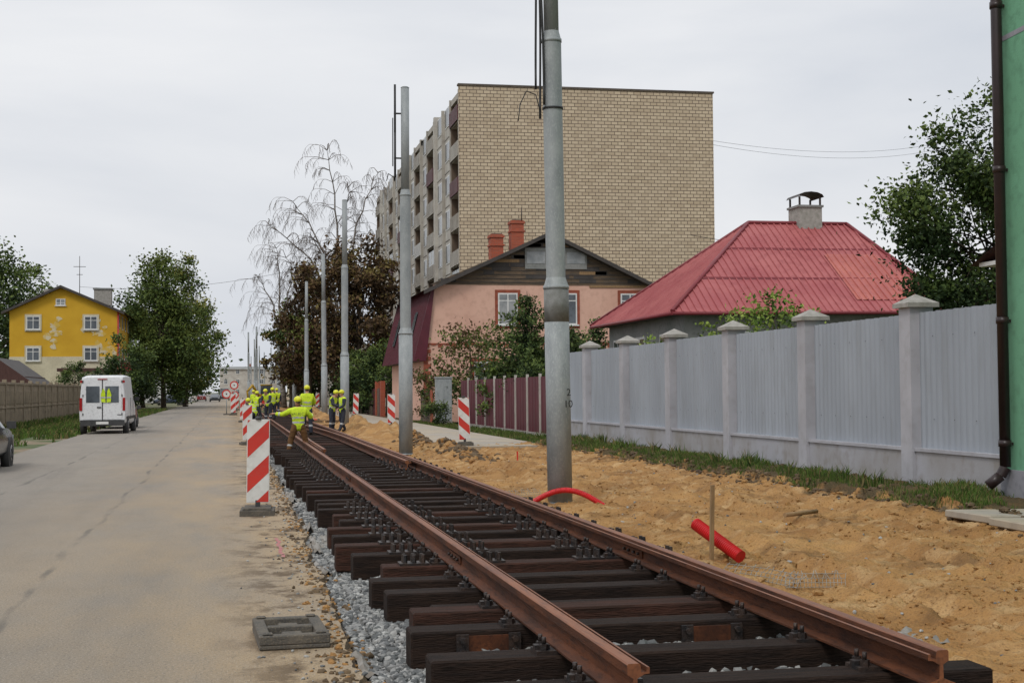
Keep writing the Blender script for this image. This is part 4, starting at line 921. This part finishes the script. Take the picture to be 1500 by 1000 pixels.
# ------------------------------------------------------------ vehicles
def wheel(g,x,y,r_,side):
    g.cyl((x,y,r_),(x+side*.2,y,r_),r_,r_,22,'tyre'); g.cyl((x+side*.2,y,r_),(x+side*.215,y,r_),r_*.62,r_*.55,16,'rim')
    for a in range(5):
        t_=a*1.2566; g.cyl((x+side*.218,y,r_),(x+side*.218,y+r_*.5*math.cos(t_),r_+r_*.5*math.sin(t_)),.03,.02,4,'plastic',caps=False)
def vehicle(name,loc,rz,paint,st,wheels,wr,kind='car'):
    g=MB(); b0=len(g.v); rows=[]
    for (y,w_,zb,zs,zt,wt) in st:
        pr=[(w_*.86,zb),(w_*.98,zb+.12),(w_,(zb+zs)/2),(w_*.975,zs),(wt,zt-.07),(wt*.8,zt)]
        rows.append([( x,y,z) for x,z in pr]+[(-x,y,z) for x,z in pr[::-1]])
    n=12
    for r_ in rows: g.v+=r_
    for k in range(len(rows)-1):
        for j in range(n):
            q=(b0+k*n+j,b0+(k+1)*n+j,b0+(k+1)*n+(j+1)%n,b0+k*n+(j+1)%n)
            mk=paint
            glassrow = j in (3,7)
            sa,sb=st[k],st[k+1]
            if j==11: mk='plastic'
            if kind=='car':
                tall=min(sa[4]-sa[3],sb[4]-sb[3])>.2
                slope=(not tall) and max(sa[4]-sa[3],sb[4]-sb[3])>.2
                if glassrow and tall: mk='glass'
                if j in(4,5,6) and slope: mk='glass'
            else:
                if glassrow and sa[0]>st[-1][0]-2.3 and sb[0]<st[-1][0]-.7: mk='glass'
                if j in (4,5,6) and k==len(rows)-3: mk='glass'
            g.f.append(q); g.m.append(g.mi(mk)); g.s.append(j not in(3,7))
    g.f.append(tuple(b0+j for j in range(n))); g.m.append(g.mi(paint)); g.s.append(False)
    g.f.append(tuple(b0+(len(rows)-1)*n+j for j in range(n-1,-1,-1))); g.m.append(g.mi(paint)); g.s.append(False)
    W=max(s_[1] for s_ in st); ya=st[0][0]; yb=st[-1][0]
    for wy in wheels:
        for sd in (-1,1):
            g.cyl((sd*(W-.2),wy,wr),(sd*(W+.005),wy,wr),wr+.08,wr+.08,20,'plastic'); wheel(g,sd*(W-.19),wy,wr,sd)
    g.box(-W*.93,W*.93,ya-.08,ya+.1,.35,.6,paint if kind=='car' else 'plastic'); g.box(-W*.93,W*.93,yb-.1,yb+.08,.32,.6,paint if kind=='car' else 'plastic')
    g.box(-.26,.26,ya-.1,ya-.08,.42 if kind!='car' else .62,.53 if kind!='car' else .73,'white')
    zs=st[0][3]
    for sd in (-1,1):
        if kind=='car': g.box(sd*W*.62 if sd>0 else -W*.95,W*.95 if sd>0 else -W*.62,ya-.02,ya+.06,zs-.28,zs-.1,'tail'); g.box(sd*W*.62 if sd>0 else -W*.93,W*.93 if sd>0 else -W*.62,yb-.04,yb+.02,.58,.74,'glasslt')
        g.box(W+.0 if sd>0 else -W-.2,W+.2 if sd>0 else -W,yb-1.55,yb-1.42,st[len(st)//2][3]-.02,st[len(st)//2][3]+.15,'plastic')
    if kind=='van':
        g.box(-.80,-.03,ya-.015,ya,.62,2.32,paint); g.box(.03,.80,ya-.015,ya,.62,2.32,paint)
        g.box(-.68,-.12,ya-.03,ya-.015,1.35,2.05,'glass'); g.box(.12,.68,ya-.03,ya-.015,1.35,2.05,'glass')
        g.box(-.02,.02,ya-.008,ya,.6,2.34,'plastic'); g.box(-.22,-.05,ya-.05,ya-.015,1.12,1.17,'plastic'); g.box(.62,.78,ya-.02,ya-.015,.8,.84,'plastic')
        for sd in (-1,1):
            g.box(*sorted((sd*.84,sd*.95)),ya-.03,ya+.06,1.0,1.55,'tail'); g.box(*sorted((sd*.84,sd*.93)),ya-.02,ya+.05,2.2,2.3,'tail')
            for z in (.8,1.6,2.2): g.box(*sorted((sd*.79,sd*.83)),ya-.035,ya,z,z+.1,'plastic')
            g.box(*sorted((sd*(W+.0),sd*(W+.012))),ya+.3,yb-1.2,.62,.74,'plastic')
            g.box(*sorted((sd*(W*.99),sd*(W+.004))),ya+2.2,ya+2.22,.6,1.55,'plastic'); g.box(*sorted((sd*(W*.99),sd*(W+.004))),ya+3.4,ya+3.42,.6,1.55,'plastic')
        g.box(-.2,.2,ya-.04,ya,2.33,2.37,'tail')
    return g.obj(name,loc,rz)
vanst=[(-2.75,.93,.42,1.45,2.42,.82),(-2.70,.97,.40,1.45,2.50,.85),(-1,.99,.36,1.45,2.54,.86),(.9,.99,.36,1.45,2.53,.86),(1.25,.99,.36,1.42,2.46,.83),(1.95,.97,.36,1.28,1.45,.8),(2.65,.93,.34,1.02,1.15,.72),(2.85,.86,.34,.8,.92,.62)]
vehicle('white_van',(-5.35,66.3,0),-.02,'vanw',vanst,(-1.75,1.85),.34,'van')
carst=[(-2.2,.78,.42,.86,.92,.62),(-2.12,.84,.30,.92,.99,.66),(-1.65,.88,.26,.95,1.05,.66),(-1.0,.90,.26,.95,1.42,.60),(.1,.90,.26,.95,1.46,.60),(.55,.90,.26,.94,1.38,.62),(1.15,.89,.26,.92,.99,.68),(1.9,.86,.28,.80,.86,.66),(2.2,.76,.36,.66,.72,.56)]
vehicle('parked_car',(-6.15,35.1,0),.0,'carblk',carst,(-1.35,1.35),.32)
vehicle('parked_car',(-5.6,74.5,0),.0,'carred',carst,(-1.35,1.35),.32)
vehicle('parked_car',(-8.2,205,0),1.45,'carblue',carst,(-1.35,1.35),.32)
vehicle('parked_car',(-9.0,120,0),.3,'carblk',carst,(-1.35,1.35),.32)
vehicle('parked_car',(-2.8,265,0),math.pi,'carblk',carst,(-1.35,1.35),.32)
vehicle('parked_car',(-5.6,290,0),0,'carred',carst,(-1.35,1.35),.32)
vehicle('dark_van',(-1.2,300,0),math.pi,'carblk',vanst,(-1.75,1.85),.34,'van')
g=MB()
for s_ in (-1,1): g.poly([(s_*.02,0,0),(s_*.2,.0,.02),(s_*.22,-.03,.35),(s_*.12,-.02,.62),(s_*.05,0,.5)],'hiviz'); g.poly([(s_*.02,-.006,.18),(s_*.21,-.02,.19),(s_*.212,-.022,.25),(s_*.02,-.006,.24)],'reflect')
g.obj('hi_vis_vest',(-5.25,63.48,1.35))
g=MB(); g.box(-.9,.9,-.6,.6,.1,1.2,'green'); g.box(-.95,.95,-.65,.65,1.2,1.27,'plastic'); g.box(-.7,-.5,-.62,-.6,.3,1.1,'plastic'); g.obj('waste_container',(-6.9,84,0),bevel=.03)

def rsign(x,y,z,shape='disc'):
    g=MB(); g.cyl((0,0,0),(0,0,z),.035,.035,8,'galv'); g.cyl((0,-.03,z),(0,-.05,z),.35,.35,20,'sred'); g.cyl((0,-.05,z),(0,-.056,z),.25,.25,20,'swhite'); g.cyl((0,-.056,z),(0,-.06,z),.06,.06,8,'cable'); g.box(-.25,.25,-.3,.3,0,.08,'rubber'); g.obj('road_sign',(x,y,0))
rsign(-.3,112,1.6); rsign(.3,118,2.3); rsign(.4,132,1.5)
g=MB()
for k in range(7): g.box(-1.0+k*.3,-1.0+k*.3+.3,-.015,.015,.75,1.0,'sred' if k%2 else 'swhite')
g.box(-.9,-.86,-.2,.2,0,.75,'plastic'); g.box(.9,.94,-.2,.2,0,.75,'plastic'); g.obj('road_barrier',(2.6,120,0))

# ------------------------------------------------------------ people
BASE=dict(pel=(0,0,.95),che=(0,.0,1.22),nek=(0,-.01,1.46),hed=(0,.02,1.57),shl=(-.19,-.01,1.40),shr=(.19,-.01,1.40),ell=(-.27,-.02,1.13),elr=(.27,-.02,1.13),wrl=(-.28,.08,.90),wrr=(.28,.08,.90),hil=(-.10,0,.90),hir=(.10,0,.90),knl=(-.12,.03,.49),knr=(.12,.03,.49),anl=(-.13,-.02,.09),anr=(.13,-.02,.09),tol=(-.15,.15,.045),tor=(.15,.15,.045))
RAD=dict(pel=.155,che=.18,nek=.07,hed=.06,shl=.10,shr=.10,ell=.072,elr=.072,wrl=.052,wrr=.052,hil=.115,hir=.115,knl=.086,knr=.086,anl=.07,anr=.07,tol=.05,tor=.05)
BON=[('pel','che','jacket'),('che','nek','jacket'),('nek','hed','skin'),('che','shl','jacket'),('che','shr','jacket'),('shl','ell','sleeve'),('shr','elr','sleeve'),('ell','wrl','sleeve'),('elr','wrr','sleeve'),('pel','hil','tro'),('pel','hir','tro'),('hil','knl','tro'),('hir','knr','tro'),('knl','anl','tro'),('knr','anr','tro'),('anl','tol','boot'),('anr','tor','boot')]
def person(name,loc,rz,pose={},jk='hiviz',slv='hiviz',tro='navy',s=1.,helmet=True,headturn=0,headtilt=0,lv=2):
    J=dict(BASE); J.update(pose); keys=list(J); E=empty(name,loc); E.rotation_euler=(0,0,rz); E.scale=(s,)*3
    me=bpy.data.meshes.new('skel'); me.from_pydata([J[k] for k in keys],[(keys.index(a),keys.index(b)) for a,b,_ in BON],[]); o=bpy.data.objects.new('skel',me); COL.objects.link(o)
    md=o.modifiers.new('skin','SKIN'); md.use_smooth_shade=True
    sv=me.skin_vertices[0].data
    for i,k in enumerate(keys):
        r_=RAD[k]; sv[i].radius=(r_*(1.08 if k in('pel','che') else 1),r_*(.78 if k in('pel','che') else 1)); sv[i].use_root=(k=='pel')
    sb=o.modifiers.new('sub','SUBSURF'); sb.levels=lv; sb.render_levels=lv
    dg=bpy.context.evaluated_depsgraph_get(); dg.update(); m2=bpy.data.meshes.new_from_object(o.evaluated_get(dg)); bpy.data.objects.remove(o)
    for v in m2.vertices:
        nrm=v.normal; q=v.co
        v.co=q+nrm*(.012*noise.noise(Vector((q.x*9,q.y*9,q.z*16)))+.006*noise.noise(q*30))
    mats=['jacket','sleeve','tro','skin','boot','reflect']; real=dict(jacket=jk,sleeve=slv,tro=tro,skin='skin',boot='boot',reflect='reflect')
    m2.materials.clear()
    for k in mats: m2.materials.append(M[real[k]])
    for pl in m2.polygons:
        c=pl.center; best=(9,None,0)
        for a,b,k in BON:
            A=Vector(J[a]);B=Vector(J[b]); d=B-A; t_=min(max((c-A).dot(d)/d.length_squared,0),1); dist=(c-A-d*t_).length-(RAD[a]*(1-t_)+RAD[b]*t_)*.9
            if dist<best[0]: best=(dist,(a,b,k),t_)
        a,b,k=best[1]; t_=best[2]
        if k=='jacket' and a=='pel' and .22<t_<.40: k='reflect'
        if k=='jacket' and a=='pel' and .72<t_<.90: k='reflect'
        if k=='tro' and a in('knl','knr') and .3<t_<.42 : k='reflect'
        if k=='sleeve' and a in('ell','elr') and .35<t_<.55 and slv=='hiviz': k='reflect'
        pl.material_index=mats.index(k); pl.use_smooth=True
    b=bpy.data.objects.new('body',m2); COL.objects.link(b); b.parent=E
    g=MB(); hc=Vector(J['hed'])+ (Vector(J['hed'])-Vector(J['nek'])).normalized()*.07
    Rh=Matrix.Rotation(headturn,3,'Z')@Matrix.Rotation(headtilt,3,'X')
    P=lambda x,y,z: hc+Rh@Vector((x,y,z))
    g.ell(hc,(.076,.094,.112),'skin',16,12,Rh); g.ell(P(0,.03,-.07),(.05,.06,.045),'skin',12,8,Rh)
    g.ell(P(0,.098,-.012),(.012,.02,.022),'skin',8,6,Rh)
    for sx_ in (-1,1): g.ell(P(sx_*.03,.083,.012),(.012,.008,.007),'eye',8,6,Rh); g.ell(P(sx_*.076,0,-.005),(.01,.02,.03),'skin',8,6,Rh)
    g.ell(P(0,.086,-.052),(.022,.008,.005),'signred',8,6,Rh)
    g.ell(P(0,-.02,.02),(.082,.092,.105),'hair',14,10,Rh)
    if helmet:
        g.ell(P(0,-.005,.055),(.105,.125,.098),'helmet',18,12,Rh); g.ell(P(0,.045,.042),(.105,.115,.012),'helmet',16,6,Rh); g.ell(P(0,-.005,.075),(.016,.12,.085),'helmet',10,10,Rh)
    g.obj('head',parent=E)
    g=MB()
    for sd,w_,e in ((-1,'wrl','ell'),(1,'wrr','elr')):
        A=Vector(J[w_]); d=(A-Vector(J[e])).normalized(); sidev=d.cross(Vector((0,0,1)) if abs(d.z)<.8 else Vector((0,1,0))).normalized(); nv=d.cross(sidev).normalized()
        Rp=Matrix((sidev,d,nv)).transposed(); g.ell(A+d*.055,(.045,.06,.024),'skin',10,8,Rp)
        for k,(off,ln) in enumerate(((-.03,.062),(-.011,.075),(.010,.07),(.029,.055))):
            a=A+d*.095+sidev*off; b1=a+d*ln*.5+nv*.008; b2=b1+d*ln*.3+nv*.022; b3=b2+d*ln*.12+nv*.025; g.tube([a,b1,b2,b3],[.011,.010,.009,.007],6,'skin')
        a=A+d*.035-sidev*.035*1; b1=a-sidev*.028+d*.025+nv*.01; b2=b1+d*.032+nv*.008; g.tube([a,b1,b2],[.012,.011,.008],6,'skin')
    g.obj('hands',parent=E)
    return E
# near worker: upright, seen from behind, straddling the left rail, arms held out
W1=person('construction_worker',(1.79,38.6,-.02),.05,dict(pel=(0,0,.90),che=(0,.01,1.17),nek=(0,.02,1.40),hed=(-.01,.05,1.51),shl=(-.19,.01,1.34),shr=(.19,.01,1.34),ell=(-.42,.04,1.22),elr=(.36,.06,1.12),wrl=(-.64,.16,1.24),wrr=(.40,.30,1.20),hil=(-.11,0,.86),hir=(.11,0,.86),knl=(-.22,.06,.47),knr=(.20,.06,.47),anl=(-.29,-.02,.10),anr=(.27,-.02,.10),tol=(-.34,.14,.055),tor=(.32,.14,.055)),tro='ochre',s=.95,headturn=.5,lv=3)
text('VALBEC',.10,(-.22,-.20,1.20),(math.pi/2-.03,0,0),'navy',W1,'jacket_lettering')
person('construction_worker',(2.62,50,.22),.1,dict(ell=(-.25,.10,1.14),wrl=(-.10,.28,1.12),elr=(.28,.08,1.13),wrr=(.15,.28,1.08),anl=(-.12,.1,.09),tol=(-.13,.27,.045)),s=.98)
person('construction_worker',(4.03,58,.12),-2.1,dict(che=(0,.05,1.21),nek=(0,.12,1.43),hed=(0,.17,1.53),shl=(-.19,.1,1.37),shr=(.19,.1,1.37),ell=(-.26,.14,1.1),elr=(.26,.2,1.12),wrl=(-.22,.34,.98),wrr=(.15,.42,1.05)),slv='navy',s=.96)
person('construction_worker',(4.38,57,.12),1.9,dict(ell=(-.27,.05,1.13),wrl=(-.2,.25,1.0),anl=(-.12,.18,.09),tol=(-.13,.35,.05),anr=(.12,-.18,.1),tor=(.13,-.02,.05)),slv='navy',s=.94)
person('construction_worker',(1.35,76,.05),-.6,dict(wrl=(-.1,.26,1.1),ell=(-.26,.08,1.14),knr=(.14,.16,.5),anr=(.14,.2,.09),tor=(.15,.36,.05)),slv='navy',s=.98)
person('construction_worker',(1.85,72,.2),2.6,dict(che=(0,.08,1.2),nek=(0,.19,1.4),hed=(0,.25,1.49),shl=(-.19,.16,1.35),shr=(.19,.16,1.35),ell=(-.26,.28,1.12),elr=(.26,.28,1.12),wrl=(-.16,.46,1.0),wrr=(.16,.46,1.0)),slv='navy',s=1.)
person('construction_worker',(1.0,68,.0),.9,dict(pel=(0,-.15,.75),che=(0,.0,.98),nek=(0,.14,1.17),hed=(0,.2,1.26),shl=(-.19,.1,1.12),shr=(.19,.1,1.12),ell=(-.25,.24,.9),elr=(.25,.24,.9),wrl=(-.15,.4,.78),wrr=(.15,.4,.78),hil=(-.1,-.14,.71),hir=(.1,-.14,.71),knl=(-.16,.14,.47),knr=(.16,.14,.47)),s=1.)
person('construction_worker',(2.3,80,.2),.5,dict(wrr=(.1,.25,1.15),elr=(.27,.05,1.13)),slv='navy',s=1.)
person('construction_worker',(3.0,95,.2),0.4,dict(),slv='navy',s=1.)
person('construction_worker',(1.6,104,.1),-1,dict(),jk='hiviz',s=1.)
g=MB()
for s_ in (-1,1): g.box(s_*.75-.2,s_*.75+.2,-1.3,1.3,.05,.65,'plastic')
g.box(-.95,.95,-1.3,.9,.75,1.5,'digger'); g.box(-.9,.0,-.1,1.0,1.5,2.5,'glass'); g.box(-.95,.05,-.15,1.05,2.5,2.6,'digger')
g.tube([(.4,.8,1.3),(.4,2.2,2.5),(.4,3.4,1.8)],[.18,.16,.12],6,'digger'); g.tube([(.4,3.4,1.8),(.4,3.2,.8)],[.12,.09],6,'digger'); g.box(.1,.7,2.9,3.5,.3,.85,'darksteel')
g.obj('excavator',(4.0,170,0),rz=2.6)

# ------------------------------------------------------------ wires
def wire(name,a,b,sag,r_=.02):
    a=Vector(a);b=Vector(b); g=MB(); g.tube([a.lerp(b,t_)-Vector((0,0,sag*4*t_*(1-t_))) for t_ in np.linspace(0,1,20)],r_,4,'cable'); g.obj(name)
wire('overhead_wire',(36.7,106,21.2),(80,150,29.6),1.0,.016); wire('overhead_wire',(36.7,106,20.9),(80,150,28.9),1.1,.016)
wire('overhead_wire',(-14.9,149,12.5),(7.4,128,13),.9,.016); wire('overhead_wire',(20,60,8.5),(60,95,9.6),.4,.012)
